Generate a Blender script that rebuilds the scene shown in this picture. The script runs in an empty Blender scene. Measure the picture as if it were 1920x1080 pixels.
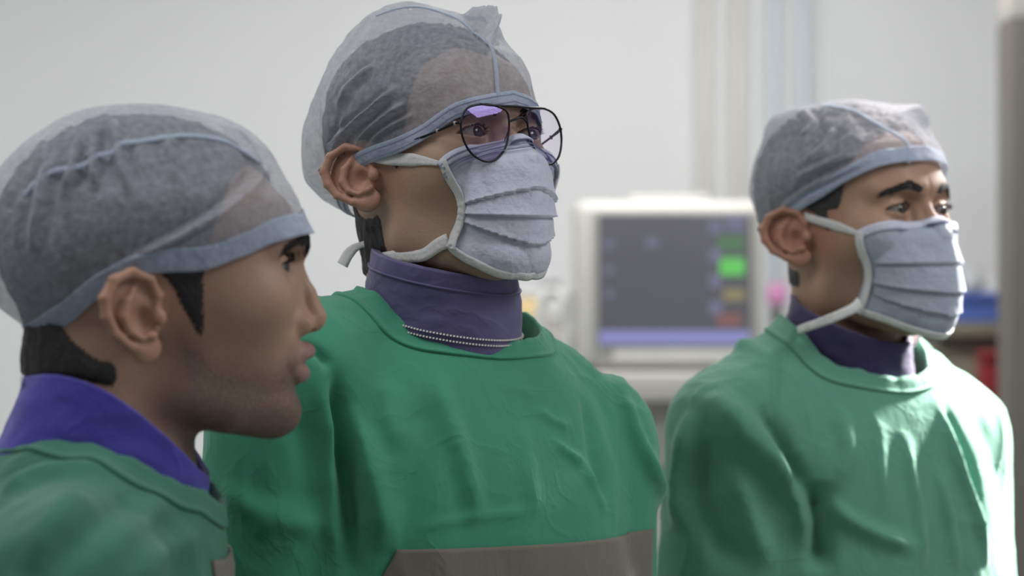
import bpy, math, random
import numpy as np
from mathutils import Vector, Matrix

random.seed(7)
SC = bpy.context.scene
COL = SC.collection

# ------------------------------------------------------------------ camera
CAM_Z = 1.55
FPX = 4533.0                       # focal length in pixels of a 1920 wide frame (85 mm)
cam_d = bpy.data.cameras.new('camera')
cam_d.lens = 85.0
cam_d.sensor_width = 36.0
cam_d.clip_start = 0.05
cam = bpy.data.objects.new('camera', cam_d)
COL.objects.link(cam)
cam.location = (0, 0, CAM_Z)
cam.rotation_euler = (math.radians(90), 0, 0)
cam_d.dof.use_dof = True
cam_d.dof.focus_distance = 1.98
cam_d.dof.aperture_fstop = 4.2
SC.camera = cam

# ------------------------------------------------------------------ light
SC.view_settings.view_transform = 'Standard'
SC.view_settings.look = 'None'
SC.view_settings.exposure = 0.0
SC.view_settings.gamma = 1.0
SC.view_settings.use_curve_mapping = False

world = bpy.data.worlds.new('world')
SC.world = world
world.use_nodes = True
world.node_tree.nodes['Background'].inputs[0].default_value = (0.93, 0.96, 1.0, 1)
world.node_tree.nodes['Background'].inputs[1].default_value = 0.22


def area(name, loc, target, sx, sy, power, color=(1, 1, 1)):
    d = bpy.data.lights.new(name, 'AREA')
    d.shape = 'RECTANGLE'
    d.size, d.size_y = sx, sy
    d.energy = power
    d.color = color
    o = bpy.data.objects.new(name, d)
    COL.objects.link(o)
    o.location = loc
    o.rotation_euler = (Vector(target) - Vector(loc)).to_track_quat('-Z', 'Y').to_euler()
    return o


# ceiling panels of the operating room
area('ceiling_panel_light', (-1.5, 3.7, 2.86), (-1.5, 3.7, 0), 1.2, 1.2, 25, (1.0, 0.995, 0.985))
area('ceiling_panel_light', (0.35, 4.1, 2.86), (0.35, 4.1, 0), 1.2, 1.2, 37, (1.0, 0.995, 0.985))
area('ceiling_panel_light', (1.7, 1.4, 2.86), (1.7, 1.4, 0), 1.2, 1.2, 38, (0.95, 0.98, 1.0))
area('ceiling_panel_light', (-0.9, 1.3, 2.86), (-0.9, 1.3, 0), 1.2, 1.2, 19, (0.95, 0.98, 1.0))
# surgical lamp beyond the man on the right
sd = bpy.data.lights.new('surgical_lamp_light', 'SPOT')
sd.energy = 2000
sd.spot_size = math.radians(20)
sd.spot_blend = 0.9
sd.shadow_soft_size = 0.10
sd.color = (1.0, 0.97, 0.93)
so = bpy.data.objects.new('surgical_lamp_light', sd)
COL.objects.link(so)
so.location = (1.56, 3.44, 2.36)
so.rotation_euler = (Vector((0.50, 2.53, 1.41)) - so.location).to_track_quat('-Z', 'Y').to_euler()

# second, smaller head of the same lamp, shining down on the cap
sd2 = bpy.data.lights.new('surgical_lamp_light', 'SPOT')
sd2.energy = 150
sd2.spot_size = math.radians(11)
sd2.spot_blend = 0.9
sd2.shadow_soft_size = 0.06
sd2.color = (1.0, 0.92, 0.89)
so2 = bpy.data.objects.new('surgical_lamp_light', sd2)
COL.objects.link(so2)
so2.location = (0.75, 3.1, 2.8)
so2.rotation_euler = (Vector((0.40, 2.43, 1.76)) - so2.location).to_track_quat('-Z', 'Y').to_euler()


# ------------------------------------------------------------------ helpers: mesh objects and tags
def mesh(name, V, F, mat, parent=None, smooth=True, kind=None, attrs=None):
    me = bpy.data.meshes.new(name)
    V = np.asarray(V, dtype=np.float64)
    if parent is not None:
        V = V - np.array(parent_origin(parent))
    if isinstance(F, np.ndarray) and F.ndim == 2:
        n, k = F.shape
        me.vertices.add(len(V))
        me.vertices.foreach_set('co', V.astype(np.float32).ravel())
        me.loops.add(n * k)
        me.loops.foreach_set('vertex_index', F.astype(np.int32).ravel())
        me.polygons.add(n)
        me.polygons.foreach_set('loop_start', np.arange(0, n * k, k, dtype=np.int32))
        me.update(calc_edges=True)
        me.validate()
    else:
        me.from_pydata([tuple(v) for v in V], [], [tuple(int(i) for i in f) for f in F])
    if smooth:
        me.polygons.foreach_set('use_smooth', np.ones(len(me.polygons), dtype=bool))
    if attrs:
        for an, av in attrs.items():
            if len(av) == len(me.vertices):
                a = me.attributes.new(an, 'FLOAT', 'POINT')
                a.data.foreach_set('value', np.asarray(av, dtype=np.float32))
    me.materials.append(mat)
    o = bpy.data.objects.new(name, me)
    COL.objects.link(o)
    if parent is not None:
        o.parent = parent
    if kind:
        o['kind'] = kind
    return o


def parent_origin(p):
    x, y, z = 0.0, 0.0, 0.0
    while p is not None:
        x += p.location.x; y += p.location.y; z += p.location.z
        p = p.parent
    return (x, y, z)


def empty(name, loc, label=None, cat=None, group=None):
    o = bpy.data.objects.new(name, None)
    o.empty_display_size = 0.1
    COL.objects.link(o)
    o.location = loc
    return tag(o, label, cat, group)


def tag(o, label=None, cat=None, group=None, kind=None):
    if label: o['label'] = label
    if cat: o['category'] = cat
    if group: o['group'] = group
    if kind: o['kind'] = kind
    return o


def px(x, y, d):
    """world point seen at photo position (x, y) at depth d"""
    return np.array([(x - 960.0) * d / FPX, d, CAM_Z - (y - 540.0) * d / FPX])


# ------------------------------------------------------------------ helpers: curves, noise
def nrm(v):
    v = np.asarray(v, float)
    return v / (np.linalg.norm(v, axis=-1, keepdims=True) + 1e-12)


def pchip(xk, yk):
    """smooth monotone interpolation through knots (clamped outside)"""
    xk = np.asarray(xk, float); yk = np.asarray(yk, float)
    o = np.argsort(xk); xk = xk[o]; yk = yk[o]
    h = np.diff(xk); dl = np.diff(yk) / h
    m = np.zeros(len(xk))
    for i in range(1, len(xk) - 1):
        if dl[i - 1] * dl[i] > 0:
            w1 = 2 * h[i] + h[i - 1]; w2 = h[i] + 2 * h[i - 1]
            m[i] = (w1 + w2) / (w1 / dl[i - 1] + w2 / dl[i])
    m[0] = dl[0]; m[-1] = dl[-1]

    def f(x):
        x = np.clip(x, xk[0], xk[-1])
        i = np.clip(np.searchsorted(xk, x) - 1, 0, len(h) - 1)
        t = (x - xk[i]) / h[i]
        return ((1 + 2 * t) * (1 - t) ** 2 * yk[i] + t * (1 - t) ** 2 * h[i] * m[i]
                + t * t * (3 - 2 * t) * yk[i + 1] + t * t * (t - 1) * h[i] * m[i + 1])
    return f


def spline(pts, n, closed=False):
    """Catmull-Rom through the points, n samples evenly spaced in length"""
    p = np.asarray(pts, float)
    m = len(p)
    if closed:
        q = np.vstack([p[-1], p, p[0], p[1]]); segs = m
    else:
        q = np.vstack([2 * p[0] - p[1], p, 2 * p[-1] - p[-2]]); segs = m - 1
    out = []
    for i in range(segs):
        a, b, c, d = q[i], q[i + 1], q[i + 2], q[i + 3]
        t = np.linspace(0, 1, 24, endpoint=False)[:, None]
        out.append(0.5 * (2 * b + (c - a) * t + (2 * a - 5 * b + 4 * c - d) * t * t + (3 * b - a - 3 * c + d) * t ** 3))
    out = np.vstack(out + [p[:1] if closed else p[-1:]])
    L = np.concatenate([[0], np.cumsum(np.linalg.norm(np.diff(out, axis=0), axis=1))])
    s = np.linspace(0, L[-1], n, endpoint=not closed)
    return np.stack([np.interp(s, L, out[:, k]) for k in range(out.shape[1])], 1)


def _hash(i, j, k, seed):
    h = (i * 374761393 + j * 668265263 + k * 2147483647 * 3 + seed * 974634777) & 0xFFFFFFFF
    h = ((h ^ (h >> 13)) * 1274126177) & 0xFFFFFFFF
    return ((h ^ (h >> 16)) & 0xFFFF) / 32767.5 - 1.0


def vnoise(P, scale, seed=0):
    """smooth value noise in [-1, 1]; scale = features per metre (scalar or per axis)"""
    Q = P * np.asarray(scale) + 1000.0
    I = np.floor(Q).astype(np.int64)
    f = Q - I
    f = f * f * f * (f * (f * 6 - 15) + 10)
    r = 0
    for a in (0, 1):
        for b in (0, 1):
            for c in (0, 1):
                w = (f[:, 0] if a else 1 - f[:, 0]) * (f[:, 1] if b else 1 - f[:, 1]) * (f[:, 2] if c else 1 - f[:, 2])
                r = r + w * _hash(I[:, 0] + a, I[:, 1] + b, I[:, 2] + c, seed)
    return r


def poly_dist(P, pts):
    """distance of points to a polyline and the parameter (0..1) of the nearest spot"""
    pts = np.asarray(pts, float)
    best = np.full(len(P), 1e9); par = np.zeros(len(P))
    n = len(pts) - 1
    for i in range(n):
        a, b = pts[i], pts[i + 1]
        ab = b - a
        t = np.clip(((P - a) @ ab) / (ab @ ab + 1e-12), 0, 1)
        d = np.linalg.norm(P - a - t[:, None] * ab, axis=1)
        m = d < best
        best[m] = d[m]; par[m] = (i + t[m]) / n
    return best, par


def smoothstep(a, b, x):
    t = np.clip((x - a) / (b - a), 0, 1)
    return t * t * (3 - 2 * t)


# ------------------------------------------------------------------ helpers: implicit solids
def smin(a, b, k):
    h = np.clip(0.5 + 0.5 * (b - a) / k, 0, 1)
    return b + (a - b) * h - k * h * (1 - h)


def smax(a, b, k):
    return -smin(-a, -b, k)


def ell(P, c, r):
    qx = (P[:, 0] - c[0]) / r[0]; qy = (P[:, 1] - c[1]) / r[1]; qz = (P[:, 2] - c[2]) / r[2]
    k0 = np.sqrt(qx * qx + qy * qy + qz * qz)
    qx /= r[0]; qy /= r[1]; qz /= r[2]
    return k0 * (k0 - 1.0) / (np.sqrt(qx * qx + qy * qy + qz * qz) + 1e-9)


def sph(P, c, r):
    return np.linalg.norm(P - np.asarray(c), axis=1) - r


def cap(P, a, b, ra, rb):
    ax_, ay_, az_ = float(a[0]), float(a[1]), float(a[2])
    bx, by, bz = float(b[0]) - ax_, float(b[1]) - ay_, float(b[2]) - az_
    x = P[:, 0] - ax_; y = P[:, 1] - ay_; z = P[:, 2] - az_
    t = np.clip((x * bx + y * by + z * bz) / (bx * bx + by * by + bz * bz), 0, 1)
    x -= t * bx; y -= t * by; z -= t * bz
    return np.sqrt(x * x + y * y + z * z) - (float(ra) + (float(rb) - float(ra)) * t)


def chain(P, pts, rad, k=0.0):
    d = None
    for i in range(len(pts) - 1):
        e = cap(P, pts[i], pts[i + 1], rad[i], rad[i + 1])
        d = e if d is None else (smin(d, e, k) if k else np.minimum(d, e))
    return d


def axis(fine_lo, fine_hi, h, lo, hi, H):
    """grid line positions: spacing h inside the fine range, growing to H outside"""
    a = list(np.arange(fine_lo, fine_hi + h * 0.5, h))
    s = h
    while a[-1] < hi:
        s = min(H, s * 1.3); a.append(a[-1] + s)
    s = h; left = []
    p = fine_lo
    while p > lo:
        s = min(H, s * 1.3); p -= s; left.append(p)
    return np.array(left[::-1] + a)


def surface_net(f, xs, ys, zs, st=4, project=2):
    """polygonise f = 0 on a rectilinear grid, evaluating it only near the surface"""
    ax = [np.asarray(xs), np.asarray(ys), np.asarray(zs)]
    n = [len(a) for a in ax]
    ci = [np.unique(np.append(np.arange(0, m, st), m - 1)) for m in n]
    G = np.stack(np.meshgrid(*[ax[i][ci[i]] for i in range(3)], indexing='ij'), -1)
    C = f(G.reshape(-1, 3)).reshape(G.shape[:3])
    mn = None
    s = (C < 0)
    for a in (0, 1):
        for b in (0, 1):
            for c in (0, 1):
                sl = tuple(slice(q, C.shape[i] - 1 + q) for i, q in enumerate((a, b, c)))
                v = np.abs(C[sl]); t = s[sl]
                mn = v if mn is None else np.minimum(mn, v)
                al = t if (a + b + c) == 0 else al & t
                an = t if (a + b + c) == 0 else an | t
    dd = [np.diff(ax[i][ci[i]]) for i in range(3)]
    diag = np.sqrt(dd[0][:, None, None] ** 2 + dd[1][None, :, None] ** 2 + dd[2][None, None, :] ** 2)
    M = (mn < diag * 0.62) | (an & ~al)
    lo = [np.clip(np.searchsorted(ci[i], np.arange(n[i]), side='right') - 1, 0, len(ci[i]) - 2) for i in range(3)]
    lm = [np.clip(np.searchsorted(ci[i], np.arange(n[i]) - 1, side='right') - 1, 0, len(ci[i]) - 2) for i in range(3)]
    PM = np.zeros(n, bool)
    for a in (lo, lm):
        for b in (lo, lm):
            for c in (lo, lm):
                PM |= M[np.ix_(a[0], b[1], c[2])]
    V = C[np.ix_(lo[0], lo[1], lo[2])].astype(np.float32)
    idx = np.argwhere(PM)
    vals = np.empty(len(idx), np.float32)
    for i in range(0, len(idx), 400000):
        j = idx[i:i + 400000]
        vals[i:i + 400000] = f(np.stack([ax[k][j[:, k]] for k in range(3)], 1))
    V[PM] = vals
    S = V < 0
    cnt = np.zeros([m - 1 for m in n], np.int8)
    for a in (0, 1):
        for b in (0, 1):
            for c in (0, 1):
                cnt += S[a:n[0] - 1 + a, b:n[1] - 1 + b, c:n[2] - 1 + c]
    act = np.argwhere((cnt > 0) & (cnt < 8))
    cid = np.full([m - 1 for m in n], -1, np.int32)
    cid[act[:, 0], act[:, 1], act[:, 2]] = np.arange(len(act))
    acc = np.zeros((len(act), 3)); num = np.zeros(len(act))
    for k in range(3):
        o1, o2 = [q for q in range(3) if q != k]
        for u in (0, 1):
            for v in (0, 1):
                off = np.zeros(3, int); off[o1] = u; off[o2] = v
                A = act + off
                B = A.copy(); B[:, k] += 1
                va = V[A[:, 0], A[:, 1], A[:, 2]]; vb = V[B[:, 0], B[:, 1], B[:, 2]]
                m = (va < 0) != (vb < 0)
                t = va[m] / (va[m] - vb[m])
                pa = np.stack([ax[q][A[m, q]] for q in range(3)], 1)
                pb = np.stack([ax[q][B[m, q]] for q in range(3)], 1)
                acc[m] += pa + (pb - pa) * t[:, None]
                num[m] += 1
    verts = acc / num[:, None]
    quads = []
    for k in range(3):
        o1, o2 = (k + 1) % 3, (k + 2) % 3
        sa = [slice(None)] * 3; sb = [slice(None)] * 3
        sa[k] = slice(0, n[k] - 1); sb[k] = slice(1, n[k])
        D = S[tuple(sa)].astype(np.int8) - S[tuple(sb)].astype(np.int8)
        E = np.argwhere(D != 0)
        ok = (E[:, o1] > 0) & (E[:, o1] < n[o1] - 1) & (E[:, o2] > 0) & (E[:, o2] < n[o2] - 1)
        E = E[ok]
        sg = D[E[:, 0], E[:, 1], E[:, 2]]
        q = []
        for u, v in ((-1, -1), (0, -1), (0, 0), (-1, 0)):
            c = E.copy(); c[:, o1] += u; c[:, o2] += v
            q.append(cid[c[:, 0], c[:, 1], c[:, 2]])
        q = np.stack(q, 1)
        q[sg < 0] = q[sg < 0][:, ::-1]
        quads.append(q[(q >= 0).all(1)])
    F = np.vstack(quads)
    for _ in range(project):
        v0 = f(verts)
        g = gradient(f, verts, .0005, v0)
        st_ = v0 / np.maximum((g ** 2).sum(1), 0.2)
        verts = verts - np.clip(st_, -0.002, 0.002)[:, None] * g
    return verts, F


def gradient(f, P, e=0.0005, v0=None):
    g = np.empty_like(P)
    for k in range(3):
        d = np.zeros(3); d[k] = e
        g[:, k] = (f(P + d) - f(P - d)) / (2 * e) if v0 is None else (f(P + d) - v0) / e
    return g


def ray_hit(f, O, D, far, n=40):
    """march from far end of each ray back to the surface of f along direction D from O"""
    lo = np.zeros(len(D)); hi = np.full(len(D), far)
    for _ in range(n):
        m = 0.5 * (lo + hi)
        inside = f(O + D * m[:, None]) < 0
        lo = np.where(inside, m, lo); hi = np.where(inside, hi, m)
    return 0.5 * (lo + hi)


def normals(V, F):
    a = V[F[:, 2]] - V[F[:, 0]]; b = V[F[:, 3]] - V[F[:, 1]]
    fn = np.cross(a, b)
    N = np.zeros_like(V)
    for k in range(4):
        np.add.at(N, F[:, k], fn)
    return nrm(N)


def tube(path, r, seg=8, closed=False):
    """round tube along a path; r scalar or per point"""
    P = np.asarray(path, float); n = len(P)
    r = np.broadcast_to(np.asarray(r, float), (n,))
    if closed:
        T = nrm(np.roll(P, -1, 0) - np.roll(P, 1, 0))
    else:
        T = nrm(np.gradient(P, axis=0))
    ref = np.array([0, 0, 1.0]) if abs(T[0, 2]) < 0.9 else np.array([1.0, 0, 0])
    u = nrm(np.cross(T[0], ref)); U = [u]
    for i in range(1, n):
        u = nrm(u - T[i] * (u @ T[i])); U.append(u)
    U = np.array(U); W = np.cross(T, U)
    a = np.linspace(0, 2 * math.pi, seg, endpoint=False)
    V = (P[:, None] + r[:, None, None] * (np.cos(a)[None, :, None] * U[:, None] + np.sin(a)[None, :, None] * W[:, None])).reshape(-1, 3)
    F = []
    m = n if closed else n - 1
    for i in range(m):
        for j in range(seg):
            i2 = (i + 1) % n; j2 = (j + 1) % seg
            F.append((i * seg + j, i * seg + j2, i2 * seg + j2, i2 * seg + j))
    F = [f for f in F]
    if not closed:
        F.append(tuple(range(seg))[::-1]); F.append(tuple((n - 1) * seg + j for j in range(seg)))
    return V, F


def ribbon(path, side, width, thick, wprof=None):
    """flat strip of given width and thickness; side = width direction per point"""
    P = np.asarray(path, float); n = len(P)
    S = nrm(np.broadcast_to(np.asarray(side, float), P.shape))
    T = nrm(np.gradient(P, axis=0))
    S = nrm(S - T * (S * T).sum(1, keepdims=True))
    N = np.cross(T, S)
    w = np.broadcast_to(np.asarray(width, float), (n,))
    offs = [(-.5, -.5), (-.17, -.62), (.17, -.62), (.5, -.5), (.5, .5), (.17, .62), (-.17, .62), (-.5, .5)]
    m = len(offs)
    V = np.concatenate([(P + S * (w * a)[:, None] + N * (thick * b)) [:, None] for a, b in offs], 1).reshape(-1, 3)
    F = []
    for i in range(n - 1):
        for j in range(m):
            j2 = (j + 1) % m
            F.append((i * m + j, i * m + j2, (i + 1) * m + j2, (i + 1) * m + j))
    F.append(tuple(range(m))[::-1]); F.append(tuple((n - 1) * m + j for j in range(m)))
    return V, F


def grid_faces(nu, nv, wrap_u=False):
    i = np.arange(nv - 1)[:, None]
    j = np.arange(nu if wrap_u else nu - 1)[None, :]
    j2 = (j + 1) % nu
    return np.stack([(i * nu + j).ravel() if False else (i * nu + j + 0 * j2).ravel(), (i * nu + j2).ravel(),
                     ((i + 1) * nu + j2).ravel(), ((i + 1) * nu + j + 0 * j2).ravel()], 1)


def thicken(V, F, t, N=None):
    """closed sheet of thickness t grown inwards from a quad surface"""
    if N is None:
        N = normals(V, F)
    n = len(V)
    V2 = np.vstack([V, V - N * t])
    F2 = [F, F[:, ::-1] + n]
    e = {}
    for q in F:
        for k in range(4):
            a, b = int(q[k]), int(q[(k + 1) % 4])
            if (b, a) in e: del e[(b, a)]
            else: e[(a, b)] = 1
    rim = [(b, a, a + n, b + n) for a, b in e]
    if rim:
        F2.append(np.array(rim))
    return V2, np.vstack(F2)


def boxes(bm_list):
    """list of (centre, half sizes) joined into one mesh"""
    V = []; F = []
    for c, h in bm_list:
        b = len(V)
        for sx in (-1, 1):
            for sy in (-1, 1):
                for sz in (-1, 1):
                    V.append((c[0] + sx * h[0], c[1] + sy * h[1], c[2] + sz * h[2]))
        F += [(b, b + 1, b + 3, b + 2), (b + 4, b + 6, b + 7, b + 5), (b, b + 4, b + 5, b + 1),
              (b + 2, b + 3, b + 7, b + 6), (b, b + 2, b + 6, b + 4), (b + 1, b + 5, b + 7, b + 3)]
    return V, F


def rbox(name, c, h, mat, parent=None, bevel=0.01, seg=3, kind=None, rot=0.0):
    V, F = boxes([((0, 0, 0), h)])
    ca, sa = math.cos(rot), math.sin(rot)
    V = [(c[0] + x * ca - y * sa, c[1] + x * sa + y * ca, c[2] + z) for x, y, z in V]
    o = mesh(name, V, F, mat, parent, smooth=False, kind=kind)
    if bevel:
        m = o.modifiers.new('bevel', 'BEVEL'); m.width = bevel; m.segments = seg; m.limit_method = 'NONE'
        o.data.polygons.foreach_set('use_smooth', np.ones(6, bool))
    return o

# ------------------------------------------------------------------ materials (all procedural)
def srgb(r, g, b):
    return tuple(((c / 255.0) / 12.92 if c / 255.0 < 0.04045 else ((c / 255.0 + 0.055) / 1.055) ** 2.4) for c in (r, g, b)) + (1.0,)


def new_mat(name):
    m = bpy.data.materials.new(name)
    m.use_nodes = True
    nt = m.node_tree
    nt.nodes.clear()
    out = nt.nodes.new('ShaderNodeOutputMaterial')
    return m, nt, out


def node(nt, typ, **kw):
    n = nt.nodes.new(typ)
    for k, v in kw.items():
        setattr(n, k, v)
    return n


def setin(n, **kw):
    for k, v in kw.items():
        n.inputs[k.replace('_', ' ')].default_value = v


def noise_bump(nt, scale, dist, strength=1.0, detail=4.0, stretch=None, prev=None, coords='Object', rot=None):
    tc = node(nt, 'ShaderNodeTexCoord')
    mp = node(nt, 'ShaderNodeMapping')
    if stretch: mp.inputs['Scale'].default_value = stretch
    if rot: mp.inputs['Rotation'].default_value = rot
    nz = node(nt, 'ShaderNodeTexNoise')
    nz.inputs['Scale'].default_value = scale
    nz.inputs['Detail'].default_value = detail
    bp = node(nt, 'ShaderNodeBump')
    bp.inputs['Strength'].default_value = strength
    bp.inputs['Distance'].default_value = dist
    nt.links.new(tc.outputs[coords], mp.inputs[0])
    nt.links.new(mp.outputs[0], nz.inputs['Vector'])
    nt.links.new(nz.outputs[0], bp.inputs['Height'])
    if prev: nt.links.new(prev.outputs[0], bp.inputs['Normal'])
    return bp, nz


def mix_col(nt, fac, a, b):
    m = node(nt, 'ShaderNodeMix', data_type='RGBA')
    for sock, v in ((m.inputs[0], fac), (m.inputs[6], a), (m.inputs[7], b)):
        if hasattr(v, 'is_linked') or hasattr(v, 'node'):
            nt.links.new(v, sock)
        else:
            sock.default_value = v
    return m.outputs[2]


def plain(name, col, rough=0.5, metal=0.0, var=0.08, vscale=6.0, bump=0.0, bscale=200.0, spec=0.5):
    m, nt, out = new_mat(name)
    b = node(nt, 'ShaderNodeBsdfPrincipled')
    b.inputs['Roughness'].default_value = rough
    b.inputs['Metallic'].default_value = metal
    b.inputs['Specular IOR Level'].default_value = spec
    tc = node(nt, 'ShaderNodeTexCoord')
    nz = node(nt, 'ShaderNodeTexNoise')
    nz.inputs['Scale'].default_value = vscale
    nz.inputs['Detail'].default_value = 4
    nt.links.new(tc.outputs['Object'], nz.inputs['Vector'])
    dark = tuple(c * (1 - var) for c in col[:3]) + (1,)
    light = tuple(min(1, c * (1 + var)) for c in col[:3]) + (1,)
    nt.links.new(mix_col(nt, nz.outputs[0], dark, light), b.inputs['Base Color'])
    if bump:
        bp, _ = noise_bump(nt, bscale, bump)
        nt.links.new(bp.outputs[0], b.inputs['Normal'])
    nt.links.new(b.outputs[0], out.inputs[0])
    return m


def skin_mat(name, base, warm, lip, stub):
    m, nt, out = new_mat(name)
    b = node(nt, 'ShaderNodeBsdfPrincipled')
    setin(b, Roughness=0.52, Specular_IOR_Level=0.35, Subsurface_Weight=0.12, Subsurface_Scale=0.006)
    b.inputs['Subsurface Radius'].default_value = (1.0, 0.4, 0.2)
    tc = node(nt, 'ShaderNodeTexCoord')
    nz = node(nt, 'ShaderNodeTexNoise'); nz.inputs['Scale'].default_value = 28; nz.inputs['Detail'].default_value = 5
    nt.links.new(tc.outputs['Object'], nz.inputs['Vector'])
    rmp = node(nt, 'ShaderNodeMapRange'); rmp.inputs[1].default_value = 0.35; rmp.inputs[2].default_value = 0.7
    nt.links.new(nz.outputs[0], rmp.inputs[0])
    mod = tuple(c * f for c, f in zip(base[:3], (0.86, 0.84, 0.84))) + (1,)
    c = mix_col(nt, rmp.outputs[0], mod, base)
    for an, colr in (('warm', warm), ('stubble', stub), ('lip', lip)):
        at = node(nt, 'ShaderNodeAttribute', attribute_name=an)
        fac = at.outputs['Fac']
        if an == 'stubble':
            n2 = node(nt, 'ShaderNodeTexNoise'); n2.inputs['Scale'].default_value = 900; n2.inputs['Detail'].default_value = 2
            nt.links.new(tc.outputs['Object'], n2.inputs['Vector'])
            r2 = node(nt, 'ShaderNodeMapRange'); r2.inputs[1].default_value = 0.3; r2.inputs[2].default_value = 0.65; r2.inputs[3].default_value = 0.55
            nt.links.new(n2.outputs[0], r2.inputs[0])
            mu = node(nt, 'ShaderNodeMath', operation='MULTIPLY')
            nt.links.new(fac, mu.inputs[0]); nt.links.new(r2.outputs[0], mu.inputs[1])
            fac = mu.outputs[0]
        c = mix_col(nt, fac, c, colr)
    nt.links.new(c, b.inputs['Base Color'])
    bp, _ = noise_bump(nt, 420, 0.0006, 0.5, 3)
    nt.links.new(bp.outputs[0], b.inputs['Normal'])
    nt.links.new(b.outputs[0], out.inputs[0])
    return m


def nonwoven(name, col, opac, trans=0.35, bscale=350, spec=0.25, var=0.25):
    """thin spun-bonded fabric: diffuse, lets light and some view through between the fibres"""
    m, nt, out = new_mat(name)
    b = node(nt, 'ShaderNodeBsdfPrincipled')
    setin(b, Roughness=0.55, Specular_IOR_Level=spec, Sheen_Weight=0.25, Sheen_Roughness=0.5)
    b.inputs['Base Color'].default_value = col
    tl = node(nt, 'ShaderNodeBsdfTranslucent'); tl.inputs[0].default_value = col
    mx = node(nt, 'ShaderNodeMixShader'); mx.inputs[0].default_value = trans
    nt.links.new(b.outputs[0], mx.inputs[1]); nt.links.new(tl.outputs[0], mx.inputs[2])
    tp = node(nt, 'ShaderNodeBsdfTransparent')
    m2 = node(nt, 'ShaderNodeMixShader')
    bp, nz = noise_bump(nt, bscale, 0.0010, 0.6, 3)
    b2, _ = noise_bump(nt, 60, 0.006, 0.55, 5, prev=bp)
    nt.links.new(b2.outputs[0], b.inputs['Normal'])
    tc = node(nt, 'ShaderNodeTexCoord')
    n3 = node(nt, 'ShaderNodeTexNoise'); n3.inputs['Scale'].default_value = 190; n3.inputs['Detail'].default_value = 6
    nt.links.new(tc.outputs['Object'], n3.inputs['Vector'])
    mr = node(nt, 'ShaderNodeMapRange')
    mr.inputs[1].default_value = 0.3; mr.inputs[2].default_value = 0.7
    mr.inputs[3].default_value = max(0, opac - var * 0.5); mr.inputs[4].default_value = min(1, opac + var * 0.5)
    nt.links.new(n3.outputs[0], mr.inputs[0])
    nt.links.new(mr.outputs[0], m2.inputs[0])
    nt.links.new(tp.outputs[0], m2.inputs[1]); nt.links.new(mx.outputs[0], m2.inputs[2])
    nt.links.new(m2.outputs[0], out.inputs[0])
    return m


def cotton(name, col, rough=0.85, crease=0.0022, fine=0.0005):
    m, nt, out = new_mat(name)
    b = node(nt, 'ShaderNodeBsdfPrincipled')
    setin(b, Roughness=rough, Specular_IOR_Level=0.2, Sheen_Weight=0.35, Sheen_Roughness=0.45)
    b.inputs['Sheen Tint'].default_value = tuple(0.5 + 0.5 * c for c in col[:3]) + (1,)
    tc = node(nt, 'ShaderNodeTexCoord')
    nz = node(nt, 'ShaderNodeTexNoise'); nz.inputs['Scale'].default_value = 9; nz.inputs['Detail'].default_value = 6
    nt.links.new(tc.outputs['Object'], nz.inputs['Vector'])
    dk = tuple(c * 0.9 for c in col[:3]) + (1,); lt = tuple(c * 1.1 for c in col[:3]) + (1,)
    nt.links.new(mix_col(nt, nz.outputs[0], dk, lt), b.inputs['Base Color'])
    b1, _ = noise_bump(nt, 1500, fine, 0.35, 2)
    b2, _ = noise_bump(nt, 26, crease, 0.55, 5, stretch=(1.6, 1.6, 0.55), prev=b1)
    # sharp little creases: ridged noise
    tc2 = node(nt, 'ShaderNodeTexCoord')
    n4 = node(nt, 'ShaderNodeTexNoise'); n4.inputs['Scale'].default_value = 15; n4.inputs['Detail'].default_value = 3; n4.inputs['Distortion'].default_value = 0.8
    nt.links.new(tc2.outputs['Object'], n4.inputs['Vector'])
    s1 = node(nt, 'ShaderNodeMath', operation='SUBTRACT'); s1.inputs[1].default_value = 0.5
    s2 = node(nt, 'ShaderNodeMath', operation='ABSOLUTE')
    s3 = node(nt, 'ShaderNodeMapRange'); s3.inputs[1].default_value = 0.0; s3.inputs[2].default_value = 0.06; s3.inputs[3].default_value = 1.0; s3.inputs[4].default_value = 0.0
    nt.links.new(n4.outputs[0], s1.inputs[0]); nt.links.new(s1.outputs[0], s2.inputs[0]); nt.links.new(s2.outputs[0], s3.inputs[0])
    b3 = node(nt, 'ShaderNodeBump'); b3.inputs['Strength'].default_value = 0.24; b3.inputs['Distance'].default_value = 0.0016
    nt.links.new(s3.outputs[0], b3.inputs['Height']); nt.links.new(b2.outputs[0], b3.inputs['Normal'])
    nt.links.new(b3.outputs[0], b.inputs['Normal'])
    nt.links.new(b.outputs[0], out.inputs[0])
    return m


def eye_mat(name):
    m, nt, out = new_mat(name)
    b = node(nt, 'ShaderNodeBsdfPrincipled')
    setin(b, Roughness=0.12, Specular_IOR_Level=0.6)
    at = node(nt, 'ShaderNodeAttribute', attribute_name='gaze')
    r = node(nt, 'ShaderNodeValToRGB')
    e = r.color_ramp.elements
    e[0].position = 0.0; e[0].color = (0.004, 0.004, 0.004, 1)
    e[1].position = 1.0; e[1].color = (0.26, 0.21, 0.19, 1)
    for p, c in ((0.17, (0.005, 0.004, 0.004, 1)), (0.2, (0.035, 0.018, 0.01, 1)), (0.42, (0.022, 0.012, 0.008, 1)), (0.48, (0.26, 0.22, 0.20, 1))):
        q = e.new(p); q.color = c
    nt.links.new(at.outputs['Fac'], r.inputs[0])
    nt.links.new(r.outputs[0], b.inputs['Base Color'])
    nt.links.new(b.outputs[0], out.inputs[0])
    return m


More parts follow.
